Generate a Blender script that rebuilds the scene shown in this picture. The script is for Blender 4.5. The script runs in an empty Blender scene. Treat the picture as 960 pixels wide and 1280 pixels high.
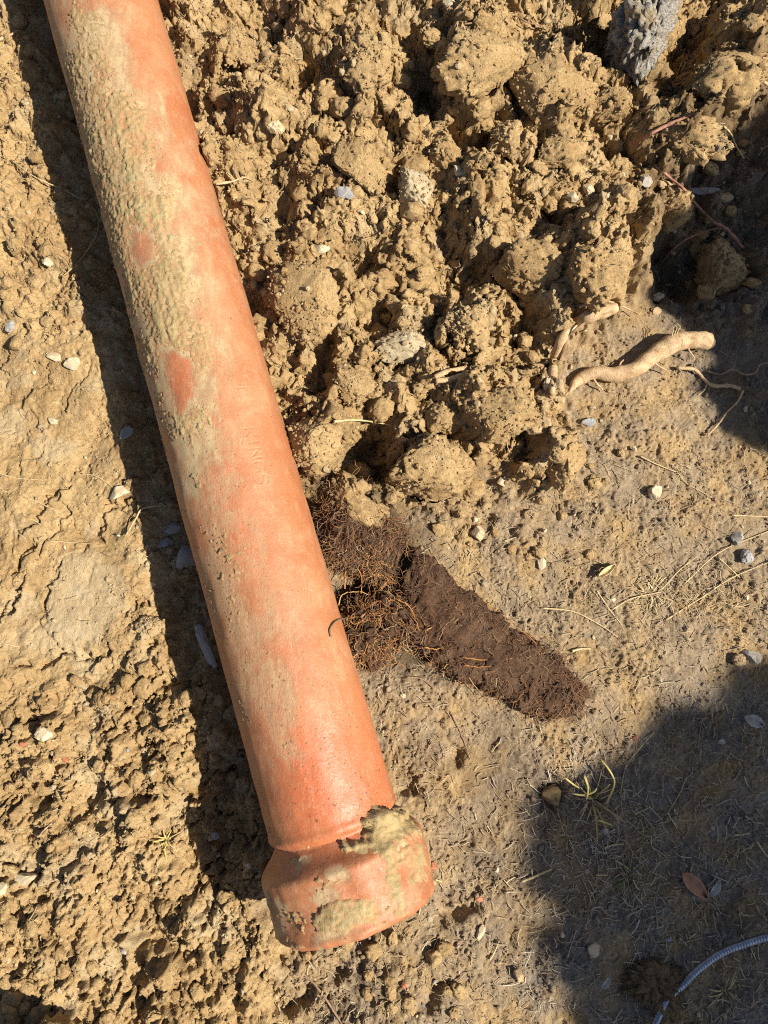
import bpy, bmesh, math, random
import numpy as np
from mathutils import Vector, Matrix
random.seed(7); RS = np.random.RandomState(11)
S = bpy.context.scene
COL = S.collection
R = math.radians

# ------------------------------------------------------------------ camera
H_CAM, TILT, F = 0.96, R(9.5), 960.0          # metres, radians, focal length in photo pixels
cam_d = bpy.data.cameras.new('camera'); cam = bpy.data.objects.new('camera', cam_d); COL.objects.link(cam)
cam_d.sensor_fit = 'VERTICAL'; cam_d.sensor_height = 36.0; cam_d.lens = 36.0 * F / 1280.0
cam_d.clip_start = 0.01; cam_d.clip_end = 500.0
cam.location = (0, 0, H_CAM); cam.rotation_euler = (TILT, 0, 0)
S.camera = cam

# ------------------------------------------------------------------ light
SUN_EL, SUN_AZ = R(47.0), R(-17.0)            # azimuth of the direction TOWARDS the sun, from +x
to_sun = Vector((math.cos(SUN_EL) * math.cos(SUN_AZ), math.cos(SUN_EL) * math.sin(SUN_AZ), math.sin(SUN_EL)))
W = bpy.data.worlds.new('World'); S.world = W; W.use_nodes = True
nt = W.node_tree; nt.nodes.clear()
sky = nt.nodes.new('ShaderNodeTexSky'); sky.sky_type = 'NISHITA'; sky.sun_disc = False
sky.sun_elevation = SUN_EL; sky.sun_rotation = math.atan2(to_sun.x, to_sun.y)
bg = nt.nodes.new('ShaderNodeBackground'); bg.inputs[1].default_value = 0.050
wo = nt.nodes.new('ShaderNodeOutputWorld')
nt.links.new(sky.outputs[0], bg.inputs[0]); nt.links.new(bg.outputs[0], wo.inputs[0])
sun_d = bpy.data.lights.new('sun', 'SUN'); sun_d.energy = 5.0; sun_d.angle = R(0.53); sun_d.color = (1.0, 0.93, 0.80)
sun = bpy.data.objects.new('sun', sun_d); COL.objects.link(sun); sun.location = (3, -1, 4)
sun.rotation_euler = to_sun.to_track_quat('Z', 'Y').to_euler()
S.view_settings.view_transform = 'Standard'; S.view_settings.look = 'None'
S.cycles.use_denoising = False; S.cycles.filter_width = 1.1
S.view_settings.exposure = 0.90; S.view_settings.gamma = 1.0

# ------------------------------------------------------------------ pixel <-> place helpers
CT, ST = math.cos(TILT), math.sin(TILT)
def px(u, v, z=0.0):
    """world point at height z seen at photo pixel (u, v)"""
    a, b = (u - 480.0) / F, (640.0 - v) / F
    dx, dy, dz = a, b * CT + ST, b * ST - CT
    t = (z - H_CAM) / dz
    return np.array((dx * t, dy * t, z))
def proj(x, y, z):
    dz = z - H_CAM
    cy = y * CT + dz * ST; cz = -(-y * ST + dz * CT)
    return 480.0 + F * x / cz, 640.0 - F * cy / cz
MPP = 0.00097                                  # metres per photo pixel at the ground, about

# ------------------------------------------------------------------ noise
def _h(ix, iy, s):
    h = (ix.astype(np.uint32) * np.uint32(374761393) + iy.astype(np.uint32) * np.uint32(668265263)
         + np.uint32((s * 2246822519 + 97) & 0xffffffff))
    h = (h ^ (h >> np.uint32(13))) * np.uint32(1274126177)
    return h ^ (h >> np.uint32(16))
def rnd(ix, iy, s):
    return ((_h(ix, iy, s) & np.uint32(0xffff)).astype(np.float32)) / 65536.0
_ang = np.arange(256) * (2 * np.pi / 256)
_gx, _gy = np.cos(_ang).astype(np.float32), np.sin(_ang).astype(np.float32)
def noise2(x, y, s=0):
    x = np.asarray(x, np.float32); y = np.asarray(y, np.float32)
    ix = np.floor(x).astype(np.int32); iy = np.floor(y).astype(np.int32)
    fx = x - ix; fy = y - iy
    u = fx * fx * fx * (fx * (fx * 6 - 15) + 10); w = fy * fy * fy * (fy * (fy * 6 - 15) + 10)
    def g(ox, oy):
        k = (_h(ix + ox, iy + oy, s) >> np.uint32(7)) & np.uint32(255)
        return _gx[k] * (fx - ox) + _gy[k] * (fy - oy)
    a = g(0, 0); b = g(1, 0); c = g(0, 1); d = g(1, 1)
    return (a + (b - a) * u + (c - a) * w + (a - b - c + d) * u * w) * 1.5
def fbm2(x, y, s=0, oc=4, gain=0.5, lac=2.07):
    t = 0; a = 1.0
    for k in range(oc):
        t = t + a * noise2(x, y, s + 13 * k); x = x * lac; y = y * lac; a *= gain
    return t
def worley2(x, y, s=0):
    x = np.asarray(x, np.float32); y = np.asarray(y, np.float32)
    ix = np.floor(x).astype(np.int32); iy = np.floor(y).astype(np.int32)
    F1 = np.full(x.shape, 9, np.float32); F2 = F1.copy(); ID = np.zeros(x.shape, np.float32)
    DX = np.zeros(x.shape, np.float32); DY = DX.copy()
    for oy in (-1, 0, 1):
        for ox in (-1, 0, 1):
            cx = ix + ox; cy = iy + oy
            dx = cx + rnd(cx, cy, s) - x; dy = cy + rnd(cx, cy, s + 1) - y
            d = np.sqrt(dx * dx + dy * dy)
            near = d < F1
            F2 = np.where(near, F1, np.minimum(F2, d))
            ID = np.where(near, rnd(cx, cy, s + 2), ID)
            DX = np.where(near, dx, DX); DY = np.where(near, dy, DY)
            F1 = np.where(near, d, F1)
    return F1, F2, ID, DX, DY
def _h3(i, j, k, s): return _h(i + 7919 * k, j - 104729 * k, s)
def noise3(p, s=0):
    p = np.asarray(p, np.float32); i = np.floor(p).astype(np.int32); f = p - i
    u = f * f * (3 - 2 * f); t = 0
    for a in (0, 1):
        for b in (0, 1):
            for c in (0, 1):
                v = (_h3(i[:, 0] + a, i[:, 1] + b, i[:, 2] + c, s) & np.uint32(0xffff)).astype(np.float32) / 32768 - 1
                t = t + v * (u[:, 0] if a else 1 - u[:, 0]) * (u[:, 1] if b else 1 - u[:, 1]) * (u[:, 2] if c else 1 - u[:, 2])
    return t
def fbm3(p, s=0, oc=4, gain=0.5):
    t = 0; a = 1.0
    for k in range(oc):
        t = t + a * noise3(p, s + 17 * k); p = p * 2.03 + 3.1; a *= gain
    return t
def worley3(p, s=0):
    p = np.asarray(p, np.float32); i = np.floor(p).astype(np.int32)
    F1 = np.full(len(p), 9, np.float32); F2 = F1.copy(); ID = np.zeros(len(p), np.float32)
    for a in (-1, 0, 1):
        for b in (-1, 0, 1):
            for c in (-1, 0, 1):
                x, y, z = i[:, 0] + a, i[:, 1] + b, i[:, 2] + c
                hs = [(_h3(x, y, z, s + q) & np.uint32(0xffff)).astype(np.float32) / 65536 for q in range(4)]
                d = np.sqrt((x + hs[0] - p[:, 0]) ** 2 + (y + hs[1] - p[:, 1]) ** 2 + (z + hs[2] - p[:, 2]) ** 2)
                near = d < F1
                F2 = np.where(near, F1, np.minimum(F2, d)); ID = np.where(near, hs[3], ID); F1 = np.where(near, d, F1)
    return F1, F2, ID
def sstep(a, b, x):
    t = np.clip((x - a) / (b - a), 0, 1); return t * t * (3 - 2 * t)
def sdf_poly(U, V, poly):
    """signed distance in photo pixels, positive inside"""
    d = np.full(U.shape, 1e9, np.float32); ins = np.zeros(U.shape, bool); n = len(poly)
    for i in range(n):
        (x0, y0), (x1, y1) = poly[i], poly[(i + 1) % n]
        ex, ey = x1 - x0, y1 - y0
        t = np.clip(((U - x0) * ex + (V - y0) * ey) / (ex * ex + ey * ey + 1e-9), 0, 1)
        d = np.minimum(d, np.hypot(U - x0 - t * ex, V - y0 - t * ey))
        if y0 != y1:
            c = ((y0 > V) != (y1 > V)) & (U < (x1 - x0) * (V - y0) / (y1 - y0) + x0); ins ^= c
    return np.where(ins, d, -d)
def d_line(U, V, line):
    d = np.full(U.shape, 1e9, np.float32)
    for (x0, y0), (x1, y1) in zip(line[:-1], line[1:]):
        ex, ey = x1 - x0, y1 - y0
        t = np.clip(((U - x0) * ex + (V - y0) * ey) / (ex * ex + ey * ey + 1e-9), 0, 1)
        d = np.minimum(d, np.hypot(U - x0 - t * ex, V - y0 - t * ey))
    return d

# ------------------------------------------------------------------ object helpers
def link(name, me, mat=None, parent=None, loc=None):
    o = bpy.data.objects.new(name, me); COL.objects.link(o)
    if mat is not None and not me.materials: me.materials.append(mat)
    if parent is not None: o.parent = parent
    if loc is not None: o.location = loc
    return o
def tag(o, label=None, cat=None, group=None, kind=None):
    if label: o['label'] = label
    if cat: o['category'] = cat
    if group: o['group'] = group
    if kind: o['kind'] = kind
    return o
def empty(name, loc, label, cat, group=None):
    o = bpy.data.objects.new(name, None); COL.objects.link(o); o.location = loc; o.empty_display_size = 0.02
    return tag(o, label, cat, group)
def mesh_np(name, v, f, smooth=True):
    """f: (n, k) index array, all faces with k corners"""
    me = bpy.data.meshes.new(name); v = np.ascontiguousarray(v, np.float32); f = np.ascontiguousarray(f, np.int32)
    n, k = f.shape
    me.vertices.add(len(v)); me.vertices.foreach_set('co', v.ravel())
    me.loops.add(n * k); me.loops.foreach_set('vertex_index', f.ravel())
    me.polygons.add(n)
    me.polygons.foreach_set('loop_start', np.arange(0, n * k, k, dtype=np.int32))
    try: me.polygons.foreach_set('loop_total', np.full(n, k, np.int32))
    except Exception: pass
    me.polygons.foreach_set('use_smooth', np.full(n, smooth, bool))
    me.update(calc_edges=True); me.validate()
    return me
def color_attr(me, name, c):
    a = me.color_attributes.new(name, 'FLOAT_COLOR', 'POINT')
    c = np.ascontiguousarray(np.concatenate([c, np.zeros((len(c), 1))], 1) if c.shape[1] == 3 else c, np.float32)
    a.data.foreach_set('color', c.ravel())
_ico = {}
def ico(level):
    if level not in _ico:
        bm = bmesh.new(); bmesh.ops.create_icosphere(bm, subdivisions=level, radius=1)
        _ico[level] = (np.array([v.co[:] for v in bm.verts], np.float32),
                       np.array([[v.index for v in f.verts] for f in bm.faces], np.int32)); bm.free()
    return _ico[level]
def grid_faces(n, m, wrap=False):
    i = np.arange(n - 1)[:, None]; j = np.arange(m if wrap else m - 1)[None, :]; j2 = (j + 1) % m
    return np.stack([i * m + j, i * m + j2, (i + 1) * m + j2, (i + 1) * m + j], -1).reshape(-1, 4)
def catmull(P, n):
    P = np.asarray(P, float); P = np.vstack([2 * P[0] - P[1], P, 2 * P[-1] - P[-2]]); out = []
    m = len(P) - 3
    for t in np.linspace(0, m - 1e-6, n):
        i = int(t); f = t - i; a, b, c, d = P[i:i + 4]
        out.append(0.5 * (2 * b + (c - a) * f + (2 * a - 5 * b + 4 * c - d) * f * f + (3 * b - a - 3 * c + d) * f ** 3))
    return np.array(out)
def tube(P, rad, seg=8, rough=0.0, seed=0, squash=1.0):
    """swept tube with capped ends -> verts, quads"""
    P = np.asarray(P, float); n = len(P); rad = np.broadcast_to(np.asarray(rad, float), (n,))
    T = np.gradient(P, axis=0); T /= np.linalg.norm(T, axis=1)[:, None] + 1e-12
    up = np.array((0, 0, 1.0)); V = []
    for i in range(n):
        a = np.cross(up, T[i]); la = np.linalg.norm(a)
        a = np.array((1.0, 0, 0)) if la < 1e-3 else a / la
        b = np.cross(T[i], a)
        ph = np.arange(seg) * 2 * np.pi / seg
        V.append(P[i] + rad[i] * (np.cos(ph)[:, None] * a + squash * np.sin(ph)[:, None] * b))
    V = np.concatenate(V)
    if rough:
        nn = fbm3(V * (0.35 / max(rad.max(), 1e-5)), seed, 3)
        C = np.repeat(P, seg, 0); V = C + (V - C) * (1 + rough * nn)[:, None]
    q = grid_faces(n, seg, True)
    c0, c1 = len(V), len(V) + 1
    V = np.vstack([V, P[0], P[-1]])
    caps = [[c0, (j + 1) % seg, j, c0] for j in range(seg)] + [[c1, (n - 1) * seg + j, (n - 1) * seg + (j + 1) % seg, c1] for j in range(seg)]
    return V, q, np.array(caps)[:, :3]
def tube_mesh(name, parts, smooth=True):
    """parts: list of tube() results joined (one thing's own branches)"""
    bm_v, bm_f, o = [], [], 0
    for V, q, c in parts:
        bm_v.append(V)
        bm_f += [list(r) for r in (q + o)] + [list(r) for r in (c + o)]
        o += len(V)
    me = bpy.data.meshes.new(name); me.from_pydata(np.concatenate(bm_v).tolist(), [], bm_f)
    me.polygons.foreach_set('use_smooth', np.full(len(me.polygons), smooth, bool)); me.update()
    return me
def strands(polys, radii, tints=None, seg=3):
    V, Q, T, o = [], [], [], 0
    for i, P in enumerate(polys):
        v, q, c = tube(P, radii[i], seg)
        v = v[:-2]; V.append(v); Q.append(q + o); o += len(v)
        if tints is not None: T.append(np.repeat(np.asarray(tints[i])[None, :], len(v), 0))
    return np.concatenate(V), np.concatenate(Q), (np.concatenate(T) if T else None)

# ------------------------------------------------------------------ materials
class NT:
    def __init__(s, name):
        s.m = bpy.data.materials.new(name); s.m.use_nodes = True; s.t = s.m.node_tree
        s.b = s.t.nodes['Principled BSDF']; s.pos = s.t.nodes.new('ShaderNodeNewGeometry').outputs['Position']
    def put(s, sock, v):
        if hasattr(v, 'links') or isinstance(v, bpy.types.NodeSocket): s.t.links.new(v, sock)
        elif isinstance(v, (tuple, list)) and len(v) == 3 and sock.type == 'RGBA': sock.default_value = (*v, 1)
        else: sock.default_value = v
    def noise(s, scale, detail=4, rough=0.55, vec=None, dist=0.0):
        n = s.t.nodes.new('ShaderNodeTexNoise'); n.inputs['Scale'].default_value = scale; n.inputs['Detail'].default_value = detail
        n.inputs['Roughness'].default_value = rough; n.inputs['Distortion'].default_value = dist
        s.t.links.new(vec or s.pos, n.inputs['Vector']); return n.outputs['Fac']
    def voro(s, scale, out='Distance', vec=None):
        n = s.t.nodes.new('ShaderNodeTexVoronoi'); n.inputs['Scale'].default_value = scale
        s.t.links.new(vec or s.pos, n.inputs['Vector']); return n.outputs[out]
    def ramp(s, f, a, b):
        n = s.t.nodes.new('ShaderNodeMapRange'); n.inputs[1].default_value = a; n.inputs[2].default_value = b
        s.put(n.inputs[0], f); return n.outputs[0]
    def math(s, op, a, b=0.0):
        n = s.t.nodes.new('ShaderNodeMath'); n.operation = op; s.put(n.inputs[0], a); s.put(n.inputs[1], b); return n.outputs[0]
    def mix(s, f, a, b, mode='MIX'):
        n = s.t.nodes.new('ShaderNodeMix'); n.data_type = 'RGBA'; n.blend_type = mode
        s.put(n.inputs[0], f); s.put(n.inputs[6], a); s.put(n.inputs[7], b); return n.outputs[2]
    def attr(s, name):
        n = s.t.nodes.new('ShaderNodeAttribute'); n.attribute_name = name; return n
    def sep(s, c):
        n = s.t.nodes.new('ShaderNodeSeparateColor'); s.t.links.new(c, n.inputs[0]); return n.outputs
    def objrand(s): return s.t.nodes.new('ShaderNodeObjectInfo').outputs['Random']
    def bump(s, h, dist, strength=1.0, nrm=None):
        n = s.t.nodes.new('ShaderNodeBump'); n.inputs['Distance'].default_value = dist; n.inputs['Strength'].default_value = strength
        s.t.links.new(h, n.inputs['Height'])
        if nrm: s.t.links.new(nrm, n.inputs['Normal'])
        return n.outputs[0]
    def done(s, color, rough=0.9, nrm=None, spec=0.3, metal=0.0):
        s.put(s.b.inputs['Base Color'], color); s.put(s.b.inputs['Roughness'], rough)
        s.put(s.b.inputs['Specular IOR Level'], spec); s.put(s.b.inputs['Metallic'], metal)
        if nrm: s.t.links.new(nrm, s.b.inputs['Normal'])
        return s.m

def soil_material(name, clay=(0.470, 0.325, 0.158), clay2=(0.325, 0.203, 0.088), dirt=(0.225, 0.165, 0.108), dirt2=(0.39, 0.295, 0.190)):
    n = NT(name); at_ = n.attr('soil'); a = n.sep(at_.outputs['Color'])
    base = n.mix(n.ramp(n.noise(14, 5, 0.65), 0.35, 0.68), clay, clay2)
    base = n.mix(n.ramp(n.noise(75, 4, 0.7), 0.55, 0.75), base, (0.50, 0.37, 0.19))
    d = n.mix(n.ramp(n.noise(60, 6, 0.75), 0.38, 0.65), dirt, dirt2)
    d = n.mix(n.math('MULTIPLY', at_.outputs['Alpha'], .8), d, n.mix(n.ramp(n.noise(70, 6, 0.8), 0.38, 0.62), (0.175, 0.165, 0.158), (0.31, 0.295, 0.275)))  # alpha blends in the grey painted for shadowed zones
    base = n.mix(a[0], base, d)
    base = n.mix(n.math('MULTIPLY', n.ramp(n.noise(330, 3, 0.7), 0.56, 0.70), 0.65), base, (0.62, 0.50, 0.32))      # pale grains
    base = n.mix(n.math('MULTIPLY', n.ramp(n.noise(210, 3, 0.7), 0.57, 0.70), 0.7), base, (0.17, 0.108, 0.05))    # darker crumbs
    base = n.mix(n.math('MULTIPLY', n.ramp(n.noise(620, 2, 0.6), 0.58, 0.70), 0.6), base, (0.15, 0.10, 0.055))
    base = n.mix(a[2], base, (0.50, 0.42, 0.28))
    base = n.mix(n.math('MULTIPLY', a[1], 0.92), base, (0.075, 0.048, 0.028))  # moist soil, plus the shade painted into the upper right recess
    h = n.math('ADD', n.noise(300, 5, 0.8), n.math('MULTIPLY', n.noise(750, 3, 0.75), 0.6))
    return n.done(base, 0.95, n.bump(h, 0.0030, 0.9), 0.12)
M_SOIL = soil_material('soil')
def stone_material(name, c1, c2, rough=0.8, sc=120, dust=0.25):
    n = NT(name); r = n.objrand()
    c = n.mix(n.ramp(n.noise(sc, 5, 0.65), 0.35, 0.65), c1, c2)
    c = n.mix(n.math('MULTIPLY', r, 0.35), c, (0.40, 0.30, 0.17))
    c = n.mix(n.math('MULTIPLY', n.ramp(n.noise(50, 5, 0.7), 0.5, 0.62), dust), c, (0.42, 0.29, 0.13))
    return n.done(c, rough, n.bump(n.noise(sc * 3, 5, 0.7), 0.0008), 0.35)
M_PALE = stone_material('pale_stone', (0.54, 0.47, 0.34), (0.42, 0.34, 0.22), dust=.45)
M_GREY = stone_material('grey_stone', (0.30, 0.30, 0.30), (0.20, 0.20, 0.21))
M_BROWN = stone_material('brown_stone', (0.30, 0.21, 0.12), (0.40, 0.28, 0.15))
def rock_chunk_material():
    n = NT('asphalt_chunk'); v = n.voro(110); g = n.noise(160, 5, 0.7)
    c = n.mix(n.ramp(n.noise(260, 5, 0.8), 0.40, 0.60), (0.24, 0.22, 0.195), (0.56, 0.51, 0.43))
    c = n.mix(n.ramp(n.noise(110, 4, 0.8), 0.56, 0.64), c, (0.58, 0.54, 0.46))
    c = n.mix(n.attr('soil').outputs['Color'], c, (0.44, 0.31, 0.15))
    return n.done(c, 0.75, n.bump(n.math('ADD', g, n.noise(420, 4, 0.7)), 0.006), 0.4)
M_CHUNK = rock_chunk_material()
def clay_material():
    n = NT('terracotta'); a = n.sep(n.attr('soil').outputs['Color'])
    c = n.mix(n.ramp(n.noise(9, 5, 0.6, dist=0.6), 0.38, 0.64), (0.355, 0.145, 0.062), (0.325, 0.105, 0.038))
    c = n.mix(n.math('MULTIPLY', n.ramp(n.noise(24, 5, 0.65, dist=1.0), 0.55, 0.72), 0.5), c, (0.40, 0.150, 0.045))    # orange flashes
    c = n.mix(n.math('MULTIPLY', n.ramp(n.noise(32, 6, 0.7, dist=0.5), 0.48, 0.68), 0.50), c, (0.41, 0.235, 0.125))       # pale bloom
    c = n.mix(n.math('MULTIPLY', a[1], 0.8), c, (0.43, 0.095, 0.030))                                                # bare wet clay
    mp = n.t.nodes.new('ShaderNodeMapping'); mp.inputs['Rotation'].default_value = (0, 0, R(-38)); mp.inputs['Scale'].default_value = (1, .12, 1); n.t.links.new(n.pos, mp.inputs[0])
    mq = n.t.nodes.new('ShaderNodeMapping'); mq.inputs['Rotation'].default_value = (0, 0, R(24)); mq.inputs['Scale'].default_value = (1, .07, 1); n.t.links.new(n.pos, mq.inputs[0])
    scr = 0
    for m_, sc_ in ((mp, 130), (mq, 90)):
        f_ = n.math('ABSOLUTE', n.math('SUBTRACT', n.noise(sc_, 3, 0.6, m_.outputs[0]), 0.5)); f_ = n.math('SUBTRACT', 1.0, n.ramp(f_, 0.0, 0.014))
        f_ = n.math('MULTIPLY', f_, n.ramp(n.noise(17 + sc_ * .1, 4, 0.7), 0.50, 0.62)); scr = n.math('MAXIMUM', f_, scr)
    c = n.mix(n.math('MULTIPLY', scr, 0.45), c, (0.56, 0.37, 0.24))
    c = n.mix(n.math('MULTIPLY', n.ramp(n.noise(55, 7, 0.8, dist=.4), 0.54, 0.66), 0.45), c, (0.30, 0.135, 0.075))
    c = n.mix(n.math('MULTIPLY', n.ramp(n.noise(480, 3, 0.7), 0.52, 0.68), 0.30), c, (0.48, 0.33, 0.19))
    mr = n.t.nodes.new('ShaderNodeMapping'); mr.inputs['Rotation'].default_value = (0, 0, R(-16)); mr.inputs['Scale'].default_value = (1, .22, 1); n.t.links.new(n.pos, mr.inputs[0])
    strk = n.math('ADD', n.math('MULTIPLY', n.noise(150, 9, 0.9), 0.5), n.math('MULTIPLY', n.noise(110, 7, 0.8, mr.outputs[0]), 0.5))
    c = n.mix(n.math('MULTIPLY', n.ramp(n.noise(11, 6, 0.75, dist=1.2), 0.52, 0.66), 0.40), c, (0.25, 0.125, 0.065))
    mud = n.math('MULTIPLY', n.ramp(a[0], 0.0, 1.0), n.ramp(n.math('ADD', n.math('MULTIPLY', strk, 0.85), n.math('MULTIPLY', a[0], 0.20)), 0.47, 0.62))
    c = n.mix(mud, c, (0.39, 0.285, 0.155))
    sp = n.math('MULTIPLY', n.ramp(n.math('ADD', n.noise(260, 3, 0.55), n.math('MULTIPLY', a[1], 0.07)), 0.69, 0.73), 0.8)
    c = n.mix(sp, c, (0.09, 0.05, 0.03))
    rough = n.math('SUBTRACT', n.ramp(n.noise(70, 4, 0.6), 0.2, 0.8), n.math('MULTIPLY', a[1], 0.45))
    rough = n.math('ADD', n.math('MULTIPLY', rough, 0.25), n.math('ADD', 0.44, n.math('MULTIPLY', mud, 0.4)))
    h = n.math('ADD', n.noise(45, 4, 0.6), n.math('ADD', n.math('MULTIPLY', n.noise(400, 4, 0.7), 0.30), n.math('MULTIPLY', mud, 0.55)))
    return n.done(c, rough, n.bump(h, 0.0016, 0.8), 0.5)
M_CLAY = clay_material()
def mud_material():
    n = NT('caked_mud')
    c = n.mix(n.ramp(n.noise(40, 6, 0.7), 0.36, 0.64), (0.39, 0.290, 0.145), (0.27, 0.195, 0.092))
    c = n.mix(n.math('MULTIPLY', n.ramp(n.noise(22, 4, 0.6), 0.56, 0.70), 0.6), c, (0.38, 0.34, 0.19))
    c = n.mix(n.math('MULTIPLY', n.ramp(n.noise(420, 3, 0.7), 0.60, 0.72), 0.5), c, (0.55, 0.45, 0.27))
    th = n.sep(n.attr('soil').outputs['Color'])[0]
    c = n.mix(n.math('MULTIPLY', n.math('SUBTRACT', 1.0, n.ramp(n.math('ADD', th, n.math('MULTIPLY', n.noise(90, 6, .8), .6)), 0.38, 0.72)), 0.75), c, (0.41, 0.215, 0.105))
    mp = n.t.nodes.new('ShaderNodeMapping'); mp.inputs['Rotation'].default_value = (0, 0, R(-16)); mp.inputs['Scale'].default_value = (1, .35, 1); n.t.links.new(n.pos, mp.inputs[0])
    h = n.math('ADD', n.noise(130, 8, 0.75, mp.outputs[0], .5), n.math('MULTIPLY', n.noise(500, 4, 0.75), 0.35))
    return n.done(c, 0.95, n.bump(h, 0.0026, 0.9), 0.15)
M_MUD = mud_material()
def wood_material(name, c1, c2, sc=60, rough=0.75):
    n = NT(name)
    c = n.mix(n.ramp(n.noise(sc, 6, 0.7, dist=0.8), 0.36, 0.64), c1, c2)
    c = n.mix(n.math('MULTIPLY', n.ramp(n.noise(sc * 4, 4, 0.7), 0.56, 0.66), 0.75), c, tuple(x * 0.45 for x in c2))
    return n.done(c, rough, n.bump(n.noise(sc * 6, 5, 0.7), 0.0012), 0.25)
M_ROOT = wood_material('peeled_root', (0.58, 0.42, 0.25), (0.36, 0.225, 0.115), 85)
M_TWIG = wood_material('twig_bark', (0.36, 0.24, 0.14), (0.23, 0.14, 0.085))
M_REDTWIG = wood_material('reddish_twig', (0.40, 0.215, 0.14), (0.25, 0.11, 0.075))
M_STRAW = wood_material('dry_straw', (0.58, 0.46, 0.26), (0.46, 0.34, 0.17))
def tint_material(name, rough=0.7):
    n = NT(name); c = n.attr('tint').outputs['Color']
    c = n.mix(n.math('MULTIPLY', n.ramp(n.noise(500, 2), 0.5, 0.7), 0.4), c, (0.12, 0.08, 0.04))
    return n.done(c, rough, None, 0.25)
M_FIBRE = tint_material('fibre', 0.65)
def mat_root_material():
    n = NT('matted_root')
    c = n.mix(n.ramp(n.noise(60, 6, 0.75), 0.38, 0.62), (0.065, 0.034, 0.020), (0.165, 0.092, 0.053))
    c = n.mix(n.math('MULTIPLY', n.ramp(n.noise(17, 5, 0.75), 0.50, 0.66), 0.7), c, (0.19, 0.115, 0.072))
    c = n.mix(n.math('MULTIPLY', n.ramp(n.noise(240, 4, 0.8), 0.55, 0.68), 0.6), c, (0.27, 0.125, 0.055))
    h = n.math('ADD', n.noise(220, 6, 0.85, dist=1.5), n.noise(700, 3, 0.7))
    return n.done(c, 0.9, n.bump(h, 0.004), 0.2)
M_MAT = mat_root_material()
def simple(name, c1, c2, sc, rough, metal=0.0, bd=0.0005):
    n = NT(name)
    return n.done(n.mix(n.ramp(n.noise(sc, 4, 0.6), 0.35, 0.65), c1, c2), rough, n.bump(n.noise(sc * 4, 3, 0.6), bd), 0.4, metal)
M_STEEL = simple('galvanised_steel', (0.30, 0.34, 0.40), (0.20, 0.23, 0.28), 90, 0.38, 0.85)
M_LEAF = simple('dry_leaf', (0.42, 0.215, 0.125), (0.33, 0.155, 0.09), 90, 0.6)
M_LEAFG = simple('bleached_leaf', (0.50, 0.46, 0.39), (0.36, 0.33, 0.28), 90, 0.6)
M_RED = simple('red_clay_chip', (0.40, 0.14, 0.07), (0.32, 0.11, 0.06), 200, 0.7)
M_FOL = simple('caster_foliage', (0.055, 0.095, 0.030), (0.085, 0.125, 0.04), 12, 0.55)
M_BARK = simple('dark_bark', (0.16, 0.11, 0.07), (0.10, 0.07, 0.05), 40, 0.85)

# ------------------------------------------------------------------ pipe axis (needed by the ground)
PR, BR, PZ = 0.0708, 0.0895, 0.0790                        # barrel radius, socket radius, axis height
RIM = px(449, 1139, PZ); FAR = px(124, -10, PZ)
AX = FAR - RIM; AX[2] = 0; AX /= np.linalg.norm(AX)         # along the pipe, away from the socket
PX = np.array((AX[1], -AX[0], 0.0))                          # across the pipe, to the right
LEN = 1.75
def pipe_r(s):
    s = np.asarray(s, float)
    r = PR + (BR - PR) * (1 - sstep(0.064, 0.087, s))
    r = r - 0.0034 * np.exp(-((s - 0.0905) / 0.0036) ** 2) + 0.0012 * np.exp(-((s - 0.099) / 0.004) ** 2)
    r = r - 0.004 * (1 - sstep(0.0, 0.007, s)) ** 2 - 0.002 * (1 - sstep(0, 0.08, s))
    return r
def pipe_pt(s, th, off=0.0):
    """th: angle from straight up, positive to the right"""
    rr = pipe_r(s) + off
    return RIM + np.asarray(s)[..., None] * AX + (rr * np.sin(th))[..., None] * PX + (rr * np.cos(th))[..., None] * np.array((0, 0, 1.0))

# ------------------------------------------------------------------ ground sheet
STEP = 0.00155
def axis_coords(a, b, far):
    core = np.arange(a, b + STEP / 2, STEP); d = STEP; out = []; x = core[-1]
    while x < far: d *= 1.35; x += d; out.append(x)
    lo = []; d = STEP; x = core[0]
    while x > -far: d *= 1.35; x -= d; lo.append(x)
    return np.concatenate([lo[::-1], core, out]).astype(np.float32)
GXS, GYS = axis_coords(-0.555, 0.575, 150.0), axis_coords(-0.475, 0.925, 150.0)
X, Y = np.meshgrid(GXS, GYS)                                # rows = y
U, V = proj(X, Y, 0.0)
cz = H_CAM * CT + Y * ST
U = np.clip(np.where(cz > 0.05, U, 480), -700, 1700); V = np.clip(np.where(cz > 0.05, V, -600), -700, 2000)
wob = 22 * fbm2(X * 18, Y * 18, 3, 4)
HEAP = [(60, -900), (1600, -900), (1600, 60), (960, 92), (925, 150), (862, 205), (812, 270), (806, 350), (760, 395), (700, 440), (690, 500),
        (725, 560), (690, 602), (610, 612), (545, 640), (470, 655), (395, 640), (300, 560)]
LEFT = [(-900, -900), (45, -900), (60, 0), (200, 500), (320, 980), (345, 1180), (350, 1240), (330, 1500), (-900, 1500)]
heap = sstep(-16, 26, sdf_poly(U, V, HEAP) + wob)
z0 = heap * (0.045 + 0.02 * fbm2(X * 7, Y * 7, 5, 3))
U1, V1 = proj(X, Y, np.where(np.abs(X) + np.abs(Y) < 3, z0, 0)); U1 = np.where(np.abs(X) + np.abs(Y) < 3, U1, U); V1 = np.where(np.abs(X) + np.abs(Y) < 3, V1, V)
left = sstep(-20, 24, sdf_poly(U, V, LEFT) + wob)
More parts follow.
